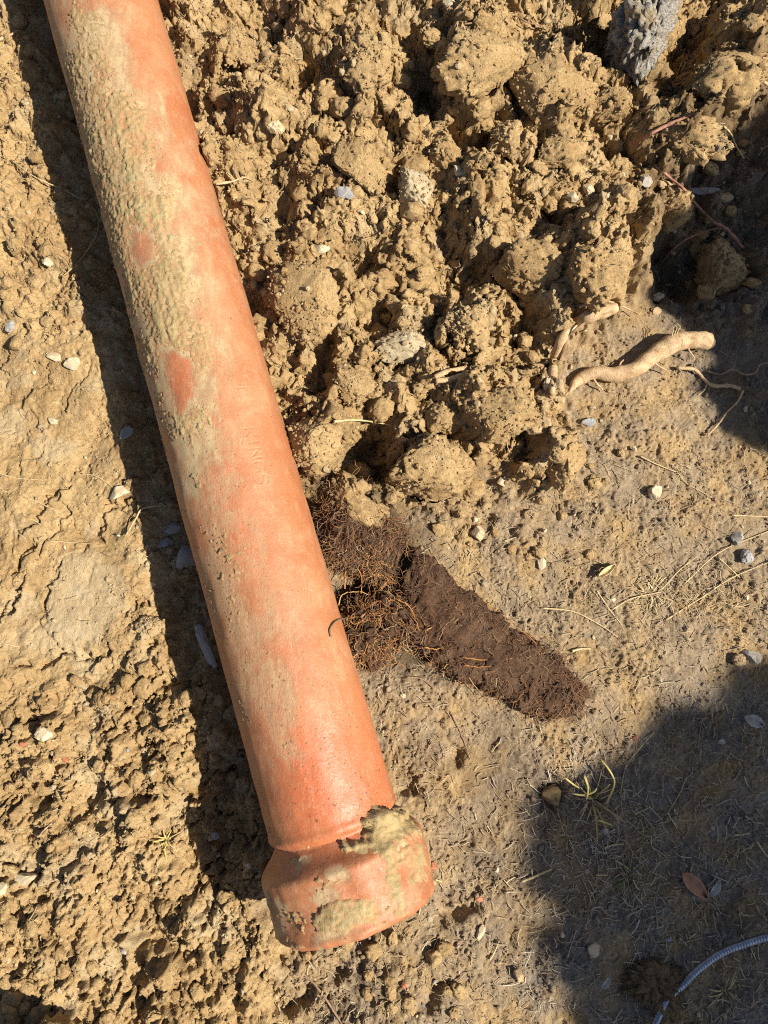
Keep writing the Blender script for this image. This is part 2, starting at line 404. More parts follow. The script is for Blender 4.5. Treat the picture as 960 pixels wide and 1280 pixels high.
# warped coordinates so that nothing follows a grid
wx = X + 0.010 * fbm2(X * 38, Y * 38, 21, 3); wy = Y + 0.010 * fbm2(X * 38, Y * 38, 22, 3)
wx2 = X + 0.0035 * fbm2(X * 110, Y * 110, 23, 3); wy2 = Y + 0.0035 * fbm2(X * 110, Y * 110, 24, 3)
def clods(xx, yy, sc, seed, prob, flat=1.0):
    F1, F2, ID, DX, DY = worley2(xx / sc, yy / sc, seed)
    r = 0.34 + 0.36 * np.mod(ID * 37.7, 1)
    dome = np.minimum(np.clip(1 - F1 / r, 0, 1) * 1.9, 0.55 + 0.45 * np.sqrt(np.clip(1 - (F1 / r) ** 2, 0, 1))) * (F2 > F1)
    tilt = 1 + 0.85 * ((np.mod(ID * 91.3, 1) - 0.5) * DX + (np.mod(ID * 53.9, 1) - 0.5) * DY) * 2
    return sc * 0.55 * flat * dome * tilt * (0.45 + 0.55 * np.mod(ID * 11.3, 1)) * (ID < prob)
near = (np.abs(X) < 0.75) & (Y > -0.75) & (Y < 1.10)
recess = sstep(-25, 25, sdf_poly(U, V, [(820, 230), (900, 190), (1010, 120), (1010, 400), (890, 400), (815, 350)]) + wob)
# --- spoil heap
hh = 0.026 * fbm2(X * 14, Y * 14, 31, 4) + clods(wx, wy, 0.080, 40, 0.75, 0.75) + clods(wx + 0.3, wy, 0.036, 43, 0.55, 0.65)
hh = hh + clods(wx2, wy2, 0.018, 46, 0.45, 0.65) + clods(wx2 + .1, wy2 + .2, 0.0095, 49, 0.5, 0.75)
hh = hh + 0.0052 * fbm2(X * 75, Y * 75, 33, 5, 0.68)
rid = np.abs(fbm2(X * 24 + 5, Y * 24, 34, 3)); hh = hh - 0.020 * (1 - sstep(0.0, 0.10, rid)) * sstep(.05, .4, fbm2(X * 19, Y * 19, 35, 2))          # clefts between the clods
# --- crusted clay on the left
plate = sdf_poly(U, V, [(-60, 420), (130, 430), (170, 620), (178, 800), (120, 850), (-60, 860)])
platey = sstep(-25, 30, plate + wob)
hl = 0.010 + 0.012 * fbm2(X * 9, Y * 9, 51, 3)
F1, F2, ID, DX, DY = worley2(wx / 0.052, wy / 0.052, 60)
crack = (1 - sstep(0.0, 0.075, F2 - F1)) * sstep(-0.05, 0.25, fbm2(X * 14, Y * 14, 61, 2) + 0.10)
hpl = (0.006 * (ID - 0.5) + 0.03 * ((np.mod(ID * 17.1, 1) - .5) * DX + (np.mod(ID * 7.7, 1) - .5) * DY) * 0.052) - 0.0035 * crack + 0.0024 * fbm2(X * 70, Y * 70, 62, 4, 0.6)
hpl = hpl + 0.4 * clods(wx2, wy2, 0.011, 63, 0.22, 0.8)
hcr = clods(wx, wy, 0.044, 65, 0.62, 0.60) + clods(wx2, wy2, 0.021, 66, 0.60, 0.95) + clods(wx2 + .4, wy2, 0.0095, 67, 0.42, 0.75) + 0.0042 * fbm2(X * 80, Y * 80, 68, 5, 0.66)
rid = np.abs(fbm2(X * 30 + 9, Y * 30, 69, 3)); hcr = hcr - 0.015 * (1 - sstep(0.0, 0.10, rid)) * sstep(-.2, .3, fbm2(X * 21, Y * 21, 70, 2)) * (0.3 + 0.7 * sstep(760, 880, V))
hl = hl + platey * hpl + (1 - platey) * hcr * (1.0 + 0.2 * sstep(800, 900, V))
# --- trodden dirt on the right
hd = 0.006 * fbm2(X * 8, Y * 8, 71, 3) + 0.0038 * np.clip(fbm2(X * 60, Y * 60, 72, 4, 0.65), -.3, 2) + 0.0024 * np.clip(fbm2(X * 210, Y * 210, 75, 3, .7), -.12, 2)
tuf = sstep(0.05, 0.5, fbm2(X * 11, Y * 11, 73, 3))
pat = sstep(-.75, .25, fbm2(X * 13, Y * 13, 74, 4)); hd = hd * 1.0 - (1 - pat) * 0.8 * (0.0038 * np.clip(fbm2(X * 60, Y * 60, 72, 4, 0.65), -.3, 2) + 0.0024 * np.clip(fbm2(X * 210, Y * 210, 75, 3, .7), -.12, 2))
hd = hd + (0.35 + 0.65 * tuf) * (0.55 * clods(wx2, wy2, 0.012, 76, 0.25, 0.8) + 0.6 * clods(wx2 + .2, wy2, 0.0065, 78, 0.4, 0.8)) * (.25 + .75 * tuf) + 0.45 * clods(wx, wy, 0.024, 79, 0.12, 0.6)
mid = sstep(-20, 60, sdf_poly(U, V, [(430, 600), (740, 560), (800, 640), (760, 720), (600, 700), (520, 660)]) + wob)
hd = hd + mid * (clods(wx2, wy2, 0.020, 80, 0.5, 0.8))
low = sstep(-30, 60, sdf_poly(U, V, [(290, 1180), (520, 1150), (560, 1500), (250, 1500)]) + wob)
hd = hd + low * (clods(wx2, wy2, 0.018, 83, 0.6, 0.9) + clods(wx2 + 3, wy2, 0.0095, 86, 0.5, 0.9))
dirtm = (1 - heap) * (1 - left)
hd = hd + recess * (clods(wx, wy, 0.050, 87, 0.6, 0.7) + clods(wx2, wy2, 0.022, 88, 0.6, 0.9) + .008 * fbm2(X * 45, Y * 45, 89, 4, .6))
Z = z0 + heap * hh + left * (1 - heap) * hl + dirtm * hd
# lumps (+) and holes (-) seen in the photograph: u, v, radius u, radius v, height in metres
FEAT = [(575, 350, 34, 30, -.050), (528, 108, 24, 22, -.045), (590, 165, 22, 24, -.045), (755, 45, 32, 42, -.060), (862, 62, 26, 45, -.055), (455, 572, 40, 34, -.060),
        (645, 560, 24, 36, -.045), (402, 470, 17, 38, -.040), (690, 278, 22, 22, -.040), (415, 192, 16, 18, -.040), (480, 165, 14, 14, -.03), (335, 262, 22, 20, -.03),
        (490, 235, 12, 16, -.03), (560, 300, 20, 16, -.02), (470, 400, 22, 22, -.035), (630, 470, 22, 16, -.03), (730, 90, 22, 20, -.03), (350, 40, 16, 14, -.025),
        (770, 180, 28, 14, -.03), (850, 330, 30, 34, -.035), (655, 400, 22, 20, -.03), (385, 95, 14, 20, -.025), (300, 90, 12, 16, -.015), (445, 330, 16, 22, -.02),
        (600, 80, 58, 52, .040), (460, 85, 46, 46, .030), (690, 115, 76, 66, .035), (450, 210, 42, 34, .026), (640, 180, 34, 36, .020), (385, 375, 55, 60, .022),
        (740, 330, 44, 50, .030), (620, 505, 50, 55, .030), (530, 580, 55, 50, .030), (395, 540, 40, 46, .025), (820, 265, 40, 30, .030), (910, 80, 60, 60, .045), (855, 160, 70, 40, .035),
        (50, 985, 22, 14, -.020), (118, 980, 13, 20, -.018), (175, 985, 18, 10, -.014), (110, 1018, 10, 9, -.012), (60, 1040, 14, 8, -.010), (195, 1162, 44, 9, -.018), (205, 1182, 36, 10, -.018),
        (170, 1240, 10, 40, -.016), (120, 905, 10, 9, -.012), (185, 935, 14, 8, -.012), (20, 1085, 12, 9, -.010), (30, 1200, 30, 16, -.006),
        (265, 1030, 46, 75, -.022), (225, 780, 30, 90, -.012), (575, 1132, 22, 10, -.012), (510, 990, 12, 11, -.014), (690, 990, 16, 18, -.010), (925, 265, 75, 85, -.035), (860, 330, 40, 50, -.02), (570, 945, 12, 8, -.010), (550, 1150, 9, 9, -.008),
        (360, 1255, 26, 14, -.016), (420, 1215, 14, 10, -.012), (444, 744, 26, 24, -.035), (545, 1252, 10, 10, -.012), (655, 1170, 40, 60, -.008)]
wu, wv = U1 + wob * 0.5, V1 + 18 * fbm2(X * 20, Y * 20, 90, 4)
for (u, v, a, b, h) in FEAT:
    if h < 0:
        h = h * 1.3
        q = ((wu - u) / a) ** 2 + ((wv - v) / b) ** 2; Z = Z + h * np.exp(-q ** 1.6 * 0.8)
    else:
        q = ((wu - u) / a) ** 2 + ((wv - v) / b) ** 2; Z = Z + h * np.sqrt(np.clip(1 - q, 0, 1)) * 0.9
CRACKS = [[(25, 668), (50, 657), (57, 632), (72, 615), (88, 606)], [(25, 718), (28, 695), (45, 680)], [(55, 758), (65, 730), (78, 704)], [(-5, 774), (15, 762), (22, 745), (32, 725)],
          [(122, 678), (130, 645), (140, 632), (164, 628)], [(25, 832), (50, 834), (87, 817), (120, 821), (140, 810)], [(158, 766), (172, 753), (186, 752)], [(150, 1185), (160, 1240), (168, 1290)]]
cu, cv = U + 7 * fbm2(X * 70, Y * 70, 95, 3), V + 7 * fbm2(X * 70, Y * 70, 96, 3)
for k, L in enumerate(CRACKS):
    d = d_line(cu, cv, L); Z = Z - 0.015 * (1 - sstep(0.8, 5.5, d)) * (0.6 + 0.4 * noise2(X * 60, Y * 60, 97))
slab = sstep(-8, 10, sdf_poly(cu, cv, [(75, 700), (120, 685), (160, 720), (165, 760), (120, 800), (60, 790), (58, 750)]))
Z = Z * (1 - 0.6 * slab) + slab * 0.6 * (0.014 + 0.0016 * fbm2(X * 60, Y * 60, 98, 4, 0.6))
# the pipe has pressed its bed: keep the ground under the barrel and the socket
sA = (X - RIM[0]) * AX[0] + (Y - RIM[1]) * AX[1]; dA = (X - RIM[0]) * PX[0] + (Y - RIM[1]) * PX[1]
rr = np.where((sA > 0) & (sA < LEN), pipe_r(np.clip(sA, 0, LEN)), 0.0)
under = np.abs(dA) < rr
cap = PZ - np.sqrt(np.clip(rr ** 2 - dA ** 2, 0, None)) * 1.0 - 0.002
Z = np.where(under, np.minimum(Z, cap), Z)
by = np.clip((np.abs(dA) - 0.06) / 0.05, 0, 1); sidebed = (sA > -0.01) & (sA < LEN) & (dA < 0) & (np.abs(dA) < 0.15)
Z = np.where(sidebed, Z - 0.006 * (1 - sstep(0.08, 0.15, np.abs(dA))), Z)
far = np.sqrt(X * X + Y * Y); Z = np.where(near, Z, 0.6 * fbm2(X * 0.03, Y * 0.03, 99, 3) * sstep(3, 30, far) + 0.03 * fbm2(X * 1.1, Y * 1.1, 100, 3))
edge = np.clip(np.minimum(np.minimum(0.72 - np.abs(X), Y + 0.72), 1.08 - Y) / 0.12, 0, 1); Z = np.where(near, Z * edge, Z * (1 - 0) )
# soil attribute: trodden dirt, damp and painted recess shade, pale, painted shade grey
dirt_a = np.clip(dirtm * (0.74 + 0.75 * fbm2(X * 15, Y * 15, 110, 5, .6)), 0, 1)
damp_and_shade = sstep(-50, 60, sdf_poly(U, V, [(560, 960), (640, 920), (700, 990), (700, 1180), (650, 1230), (620, 1100)]) + 2.2 * wob) * 0.50
damp_and_shade = np.maximum(damp_and_shade, 0.55 * sstep(-25, 25, sdf_poly(U, V, [(440, 1180), (540, 1170), (480, 1290), (340, 1290)]) + 2.0 * wob) * sstep(-.1, .5, fbm2(X * 40, Y * 40, 112, 3)))
damp_and_shade = np.maximum(damp_and_shade, 0.75 * sstep(-30, 20, sdf_poly(U, V, [(395, 600), (520, 640), (560, 830), (450, 840)]) + wob))
damp_and_shade = np.maximum(damp_and_shade, 0.6 * sstep(0.1, 0.7, fbm2(X * 16, Y * 16, 113, 4)) * dirtm * sstep(600, 800, U) * sstep(850, 950, V))
damp_and_shade = np.maximum(damp_and_shade, 0.70 * sstep(-40, 30, sdf_poly(U, V, [(800, 150), (1100, 60), (1100, 590), (930, 560), (880, 450), (800, 360)])))  # shade of the upper right recess, painted as dark soil colour
pale = slab * 0.35 + 0.35 * left * sstep(0.15, 0.6, fbm2(X * 13, Y * 13, 115, 3)) + 0.25 * heap * sstep(0.2, 0.6, fbm2(X * 17, Y * 17, 116, 3))
pale = pale + 0.4 * np.exp(-((U - 70) / 60) ** 2 - ((V - 800) / 22) ** 2)
shade_grey = dirtm * sstep(-60, 70, sdf_poly(U, V, [(640, 1010), (760, 930), (960, 800), (1200, 700), (1200, 1500), (660, 1500)]) + 2 * wob) * (0.75 + .4 * fbm2(X * 20, Y * 20, 118, 3))  # cool grey of the lower right shadow, painted into the soil
shade_grey = np.maximum(shade_grey, .6 * sstep(-30, 30, sdf_poly(U, V, [(840, 230), (1100, 150), (1100, 600), (900, 520), (840, 400)])))  # same painted shade grey over the upper right recess
sa = np.stack([dirt_a, np.clip(damp_and_shade * (1 - .6 * shade_grey), 0, 1), np.clip(pale, 0, 1), np.clip(shade_grey, 0, 1)], -1).reshape(-1, 4)
core = near.reshape(-1); GV = np.stack([X, Y, Z], -1).reshape(-1, 3).astype(np.float32); gc = GV[core]
for k_, (fr_, am_) in enumerate(((70.0, .0044), (190.0, .0028), (420.0, .0012))):       # push sideways so that steep faces crumble instead of streaking
    for ax_i in (0, 1): gc[:, ax_i] += am_ * (0.25 + heap.reshape(-1)[core]) * (noise3(GV[core] * fr_, 150 + 7 * ax_i + k_) )
GV[core] = gc
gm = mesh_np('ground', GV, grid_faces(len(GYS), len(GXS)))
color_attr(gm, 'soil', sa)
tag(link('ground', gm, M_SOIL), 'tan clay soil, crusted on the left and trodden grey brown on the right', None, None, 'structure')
def zt(x, y):
    j = np.clip(np.searchsorted(GXS, x), 1, len(GXS) - 1); i = np.clip(np.searchsorted(GYS, y), 1, len(GYS) - 1)
    return np.maximum(np.maximum(Z[i, j], Z[i - 1, j - 1]), np.maximum(Z[i - 1, j], Z[i, j - 1]))
ZT = Z.copy()
def stack(vv, p):
    j = np.clip(np.searchsorted(GXS, vv[:, 0] + p[0]), 0, len(GXS) - 1); i = np.clip(np.searchsorted(GYS, vv[:, 1] + p[1]), 0, len(GYS) - 1)
    for di in (0, -1):
        for dj in (0, -1): np.maximum.at(ZT, (np.maximum(i + di, 0), np.maximum(j + dj, 0)), vv[:, 2] + p[2])
def ztop(x, y):
    j = np.clip(np.searchsorted(GXS, x), 0, len(GXS) - 1); i = np.clip(np.searchsorted(GYS, y), 0, len(GYS) - 1)
    return ZT[i, j]
def zmean(x, y, r):
    t = np.linspace(0, 6.2, 9)[:-1]
    return float(np.mean([zt(x + r * math.cos(a), y + r * math.sin(a)) for a in t]))
def at(u, v, dz=0.0):
    z = 0.03
    for _ in range(6): p = px(u, v, z); z = 0.5 * z + 0.5 * float(zt(p[0], p[1]))
    p = px(u, v, z); p[2] = z + dz; return p
def clear_of_pipe(x, y, r):
    s = (x - RIM[0]) * AX[0] + (y - RIM[1]) * AX[1]; d = (x - RIM[0]) * PX[0] + (y - RIM[1]) * PX[1]
    return (np.abs(d) > np.where(s < 0.09, BR, PR) * 0.90 + r) | (s < -r)

# ------------------------------------------------------------------ sewer pipe
root = empty('clay_pipe', tuple(RIM * np.array((1, 1, 0))), 'long orange terracotta drain pipe caked in mud with socket end lying on the soil', 'pipe')
off0 = np.array(root.location)
# stamped letters: strokes in (across, along) cells, read down the pipe
GL = {'L': [[(0, 0), (0, 1)], [(0, 0), (.6, 0)]], 'K': [[(0, 0), (0, 1)], [(.62, 1), (0, .45)], [(.2, .6), (.65, 0)]], 'I': [[(0.1, 0), (0.1, 1)]],
      'N': [[(0, 0), (0, 1)], [(0, 1), (.68, 0)], [(.68, 0), (.68, 1)]],
      'G': [[(.7, .85), (.5, 1), (.25, 1), (.05, .75), (0, .4), (.12, .1), (.35, 0), (.6, .08), (.7, .25), (.7, .45), (.45, .45)]],
      'S': [[(.62, .88), (.42, 1), (.18, .98), (.05, .8), (.12, .6), (.45, .45), (.62, .28), (.55, .08), (.3, 0), (.1, .05), (0, .2)]]}
def pipe_uv(u, v):
    """surface coordinates (s, arc) of the point of the pipe seen at a photo pixel"""
    best = None
    for z in np.linspace(PZ, PZ + PR, 240):
        p = px(u, v, z); q = p - RIM; s = q @ AX; d = q @ PX
        e = abs(math.hypot(d, z - PZ) - float(pipe_r(s)))
        if best is None or e < best[0]: best = (e, s, math.atan2(d, z - PZ))
    return best[1], best[2]
LH, LW = 0.0135, 0.0150
sK, tK = pipe_uv(310, 535)
sL, tL = pipe_uv(303, 484)
strokes = []
def put_text(s0, t0, txt):
    s = s0
    for ch in txt:
        for st in GL[ch]:
            strokes.append(([(s - q[0] * 0.0165) for q in st], [t0 + (q[1] - 0.5) * LH / PR for q in st]))
        s -= 0.0090 if ch == 'I' else LW
    return s
put_text(sL, tL, 'L'); put_text(sK, tK, 'KINGS')
s_lo, s_hi = sK - 0.09, sL + 0.01; t_lo, t_hi = tL - 0.16, tK + 0.16
sg = np.unique(np.round(np.concatenate([np.linspace(0, 0.13, 66), np.arange(0.13, LEN, 0.006), [LEN], np.arange(s_lo, s_hi, 0.0006)]), 5))
tg = np.unique(np.round(np.concatenate([np.linspace(-np.pi, np.pi, 161)[:-1], np.arange(t_lo, t_hi, 0.0006 / PR)]), 5))
SS, TT = np.meshgrid(sg, tg, indexing='ij')
off = 0.0009 * noise2(SS * 9, TT * 1.2, 120) + 0.0005 * noise2(SS * 40, TT * 6, 121)
off = off + np.where(SS < 0.012, 0.0022 * fbm2(SS * 60, TT * 5, 123, 4) * (1 - SS / 0.012), 0) + np.where(SS < .09, .0030 * fbm2(SS * 18, TT * 1.6, 124, 4), 0) * (1 - sstep(.062, .085, SS))
inb = (SS > s_lo - .001) & (SS < s_hi + .001) & (TT > t_lo - .01) & (TT < t_hi + .01)
dmin = np.full(SS.shape, 1.0)
for ls, lt in strokes:
    for k in range(len(ls) - 1):
        ax_, ay_ = ls[k], lt[k] * PR; ex, ey = ls[k + 1] - ax_, lt[k + 1] * PR - ay_
        t = np.clip(((SS - ax_) * ex + (TT * PR - ay_) * ey) / (ex * ex + ey * ey + 1e-12), 0, 1)
        dmin = np.minimum(dmin, np.hypot(SS - ax_ - t * ex, TT * PR - ay_ - t * ey))
off = off - np.where(inb, 0.0007 * (1 - sstep(0.0003, 0.0011, dmin)), 0)
Pb = pipe_pt(SS, TT, off)
Ub, Vb = proj(Pb[..., 0], Pb[..., 1], Pb[..., 2])
MUDP = [(95, 10), (125, 18), (140, 85), (172, 140), (190, 200), (218, 245), (236, 330), (252, 395), (256, 440), (246, 470), (256, 520), (262, 556), (254, 580), (246, 602), (238, 590), (222, 560),
        (205, 520), (186, 455), (160, 370), (138, 300), (120, 235), (104, 165), (98, 100), (88, 60)]
wobp = fbm2(SS * 26, TT * 2.6, 130, 5, 0.6)
film = sstep(-75, 20, sdf_poly(Ub, Vb, MUDP) + 30 * wobp)
film = np.maximum(film, 0.70 * sstep(-45, 35, sdf_poly(Ub, Vb, [(220, 560), (300, 600), (330, 760), (390, 860), (350, 960), (320, 930), (260, 760)]) + 38 * wobp))
film = np.maximum(film, 0.55 * sstep(-0.15, 0.5, -TT - 0.75) * sstep(-.1, .4, wobp + .2))
film = np.maximum(film, 0.95 * (SS < 0.085) * sstep(-.2, .6, wobp))
film = np.maximum(film, 0.30 * sstep(-.2, .5, wobp))
film = film * (1 - .85 * sstep(-4, 5, sdf_poly(Ub, Vb, [(205, 440), (238, 447), (243, 495), (224, 516), (208, 480)]) + 6 * wobp))
film = film * (1 - .7 * sstep(-4, 5, sdf_poly(Ub, Vb, [(163, 285), (184, 290), (190, 322), (176, 333), (164, 312)]) + 6 * wobp))
wet = sstep(-60, 60, sdf_poly(Ub, Vb, [(350, 900), (440, 880), (500, 1010), (440, 1060), (370, 1060), (345, 980)]) + 25 * wobp)
wet = np.maximum(wet, 0.5 * sstep(-18, 12, sdf_poly(Ub, Vb, [(205, 440), (240, 445), (242, 500), (222, 520), (208, 480)])))
wet = np.maximum(wet, 0.45 * sstep(-20, 20, sdf_poly(Ub, Vb, [(230, 560), (300, 570), (330, 700), (300, 740), (250, 660)]) + 40 * wobp))
wet = wet * (1 - 0.75 * (1 - sstep(0.05, 0.09, SS)))
# inside of the socket and the bore, and the far spigot end
inner = [(0.001, 0.0765), (0.008, 0.0735), (0.060, 0.0720), (0.064, 0.0560), (LEN - 0.002, 0.0560), (LEN, 0.060)]
vb = [Pb.reshape(-1, 3)]; m_t = len(tg); rows = len(sg)
for s, r in inner: vb.append(RIM + s * AX + (r * np.sin(tg))[:, None] * PX + (r * np.cos(tg))[:, None] * np.array((0, 0, 1.0)))
vb = np.concatenate(vb)
fb = [grid_faces(rows, m_t, True)[:, ::-1]]
def ringf(a, b): j = np.arange(m_t); j2 = (j + 1) % m_t; return np.stack([a * m_t + j, a * m_t + j2, b * m_t + j2, b * m_t + j], -1)
fb.append(ringf(0, rows)); 
for k in range(len(inner) - 1): fb.append(ringf(rows + k, rows + k + 1))
fb.append(ringf(rows + len(inner) - 1, rows - 1))
fb = np.concatenate(fb)
soc = 0.0890
at_soc = vb - RIM; sv = at_soc @ AX
colr = np.concatenate([np.stack([film, wet, 0 * film], -1).reshape(-1, 3), np.zeros((len(inner) * m_t, 3))])
fs = sv[fb].mean(1)
outer = np.zeros(len(fb), bool); outer[: (rows - 1) * m_t] = True
is_soc = fs < soc
for nm, keep in (('barrel', ~is_soc), ('socket', is_soc)):
    ff = fb[keep]; used, inv = np.unique(ff, return_inverse=True)
    me = mesh_np('pipe_' + nm, vb[used] - off0, inv.reshape(ff.shape)); color_attr(me, 'soil', colr[used])
    link(nm, me, M_CLAY, root)
# caked mud: a shell whose thickness falls below the clay where the clay is bare
ms, mt_ = np.arange(0.004, 1.42, 0.0016), np.arange(-1.75, 1.75, 0.0016 / PR)
SM, TM = np.meshgrid(ms, mt_, indexing='ij')
Pm = pipe_pt(SM, TM); Um, Vm = proj(Pm[..., 0], Pm[..., 1], Pm[..., 2])
w5 = fbm2(SM * 22, TM * 1.7, 140, 5, 0.6); fine = fbm2(SM * 210, TM * 16, 141, 4, 0.65)
smear = fbm2(SM * 17 + 1.5 * w5, TM * 8, 143, 6, .62)
b1 = sdf_poly(Um, Vm, MUDP) + 24 * w5 + 16 * fine
bare = np.maximum(sdf_poly(Um, Vm, [(205, 437), (236, 445), (243, 480), (232, 512), (214, 508), (206, 470)]), sdf_poly(Um, Vm, [(165, 285), (185, 290), (192, 325), (176, 335), (163, 310)]))
b1 = np.minimum(b1, -(bare + 3 + 5 * fine) * 2.5)
th_main = np.clip(b1 / 34.0, -1, 1)
b2 = sdf_poly(Um, Vm, [(225, 580), (275, 620), (320, 740), (375, 850), (395, 900), (345, 965), (322, 940), (285, 840), (240, 690)])
th_thin = np.clip(b2 / 40.0, -1, 0.12) + 0.55 * w5 - 0.52 + 0.75 * fine + .25 * smear
th_left = -0.62 + 0.7 * w5 + 0.8 * fine - 2.0 * np.abs(TM + 1.05)
th = np.maximum(np.maximum(th_main + .10 * smear, th_thin * 0.45 + .03), th_left * 0.6)
th = np.where(SM < 0.100, -1, th)
bs = sdf_poly(Um, Vm, [(432, 1058), (470, 1012), (505, 1012), (512, 1040), (500, 1052), (498, 1110), (488, 1122), (478, 1085), (450, 1072)]) + 12 * w5 + 4 * fine
bb = sdf_poly(Um, Vm, [(392, 1150), (420, 1128), (455, 1115), (470, 1128), (466, 1150), (430, 1168), (395, 1172)]) + 10 * w5 + 3 * fine
be = sdf_poly(Um, Vm, [(330, 1110), (342, 1120), (352, 1165), (380, 1185), (372, 1200), (330, 1185), (320, 1130)]) + 10 * w5
br = sdf_poly(Um, Vm, [(515, 1060), (540, 1050), (535, 1090), (515, 1150), (500, 1160), (508, 1110)]) + 10 * w5
ths = np.maximum.reduce([np.clip(bs / 7, -1, 1.6), np.clip(bb / 8, -1, 1.2), np.clip(be / 12, -1, .6), np.clip(br / 12, -1, .5), -0.75 + 1.0 * w5 + 0.7 * fine])
th = np.where(SM < 0.112, np.maximum(ths, np.where(SM > .088, th, -1)), th)
thick = np.where(th > 0, 0.0010 * sstep(0, .22, th) + 0.0018 * np.clip(th, 0, 1.6) * (0.6 + .9 * smear) - 0.0011 * np.clip(th * 2, 0, 1) * (1 - sstep(0, .09, np.abs(fbm2(SM * 38, TM * 3.6, 145, 3)))) + 0.0005 * fine * np.clip(th * 3, 0, 1), 0.006 * th) - 0.0007
groove = np.clip(bs / 10, 0, 1) * 0.015 * np.exp(-((SM - 0.092) / 0.012) ** 2)
thick = thick + groove
okf = grid_faces(len(ms), len(mt_))[:, ::-1]; tk = thick.reshape(-1); okf = okf[(tk[okf] > -0.0015).any(1)]
Pm = pipe_pt(SM, TM, np.maximum(thick, -0.003)).reshape(-1, 3)
used, inv = np.unique(okf, return_inverse=True)
mc_ = mesh_np('mud_crust', Pm[used] - off0, inv.reshape(okf.shape)); color_attr(mc_, 'soil', np.stack([np.clip(tk / .0026, 0, 1)] * 3, -1)[used]); link('mud_crust', mc_, M_MUD, root)
tag(root.children[-1] if len(root.children) else root)

# ------------------------------------------------------------------ labels for the many small pieces
MARKS = [('the socket of the pipe', 430, 1120), ('the dark grey chunk', 800, 52), ('the thick pale root', 815, 445), ('the curved peeling root', 705, 420), ('the brown root mat', 640, 800),
         ('the yellow tipped grass tuft', 745, 985), ('the pinkish dry leaf', 866, 1105), ('the steel cable', 905, 1192), ('the folded bark strip', 575, 470), ('the cream elongated clod', 517, 237),
         ('the smooth cracked slab', 112, 742), ('the cluster of white stones', 752, 240), ('the hollowed clod', 670, 335), ('the stamped letters', 325, 570), ('the pale rough clod', 500, 435),
         ('the square dark hole', 455, 565), ('the reddish forked twig', 870, 270), ('the orange root tuft', 480, 780), ('the mud lump over the cable', 830, 1228), ('the rounded ball of earth', 687, 990),
         ('the bottom left corner', 20, 1250), ('the top left corner', 15, 20), ('the lone white stone on flat dirt', 818, 616), ('the red clay chip', 540, 1082), ('the crossed straws', 870, 740),
         ('the grey slab under the pipe', 255, 805), ('the thin looping rootlet', 95, 270), ('the blue grey stone', 430, 242)]
used_labels = set()
def where(u, v, skip=0):
    L = sorted(MARKS, key=lambda m: (m[1] - u) ** 2 + (m[2] - v) ** 2)[skip]
    dx, dy = u - L[1], v - L[2]
    dirs = 'right of' if dx > 0 else 'left of'
    if abs(dy) > abs(dx) * 2: dirs = 'below' if dy > 0 else 'above'
    elif abs(dy) > abs(dx) * 0.5: dirs = ('below and ' if dy > 0 else 'above and ') + dirs
    d = math.hypot(dx, dy)
    return ('close ' if d < 40 else 'well ' if d > 110 else '') + dirs + ' ' + L[0]
def unique_label(head, u, v):
    for alt in (where(u, v), where(u, v, 1), where(u, v) + ', ' + where(u, v, 1).replace('the ', '', 0), where(u, v, 2), where(u, v) + ' and ' + where(u, v, 2), where(u, v, 1) + ' and ' + where(u, v, 2)):
        lab = head + ' ' + alt
        if lab not in used_labels and len(lab.replace(',', '').split()) <= 16: used_labels.add(lab); return lab
    return None

# ------------------------------------------------------------------ clods
def clod_verts(level, seed, lumpy=0.30, angular=0.0, fine=0.15, asp=(1, 1, 1)):
    v, f = ico(level); p = v * np.array(asp) + (seed % 97) * 3.7
    p = p + 0.22 * np.stack([fbm3(p * 1.7, seed + 60, 3), fbm3(p * 1.7, seed + 61, 3), fbm3(p * 1.7, seed + 62, 3)], -1)
    r = 1 + 0.34 * fbm3(p * 1.2, seed, 5, .55)
    F1, F2, ID = worley3(p * 1.7, seed + 3)
    r = r + lumpy * 0.55 * (np.minimum(np.clip(1 - F1 / 0.85, 0, 1) * 1.8, .6) + .5 * (ID - .5) - .35) - 0.12 * (1 - sstep(0, .10, F2 - F1)) * (ID > .4)
    F1, F2, ID = worley3(p * 4.6 , seed + 9); r = r + 0.30 * lumpy * (np.minimum(np.clip(1 - F1 / 0.8, 0, 1) * 2, .7) - .35 + .6 * (ID - .5))
    if level >= 4:
        F1, F2, ID = worley3(p * 11.0, seed + 19); r = r + 0.14 * lumpy * (np.clip(1 - F1 / 0.8, 0, 1) - .35 + 1.2 * (ID - .5))
        r = r + fine * 0.7 * fbm3(p * 8, seed + 11, 4, .65)
    v2 = v * r[:, None]
    if angular:                                             # cut by a few planes
        rg = np.random.RandomState(seed)
        for _ in range(12):
            n = rg.normal(size=3); n /= np.linalg.norm(n); c = 0.52 + 0.36 * rg.rand()
            e = np.clip(v2 @ n - c, 0, None); v2 = v2 - angular * e[:, None] * n
        if level >= 4: v2 = v2 * (1 + fine * (.45 * fbm3(p * 6, seed + 31, 5, .68) - .25 * (1 - sstep(0, .14, np.abs(noise3(p * 3.1, seed + 33))))))[:, None]
    return v2, f
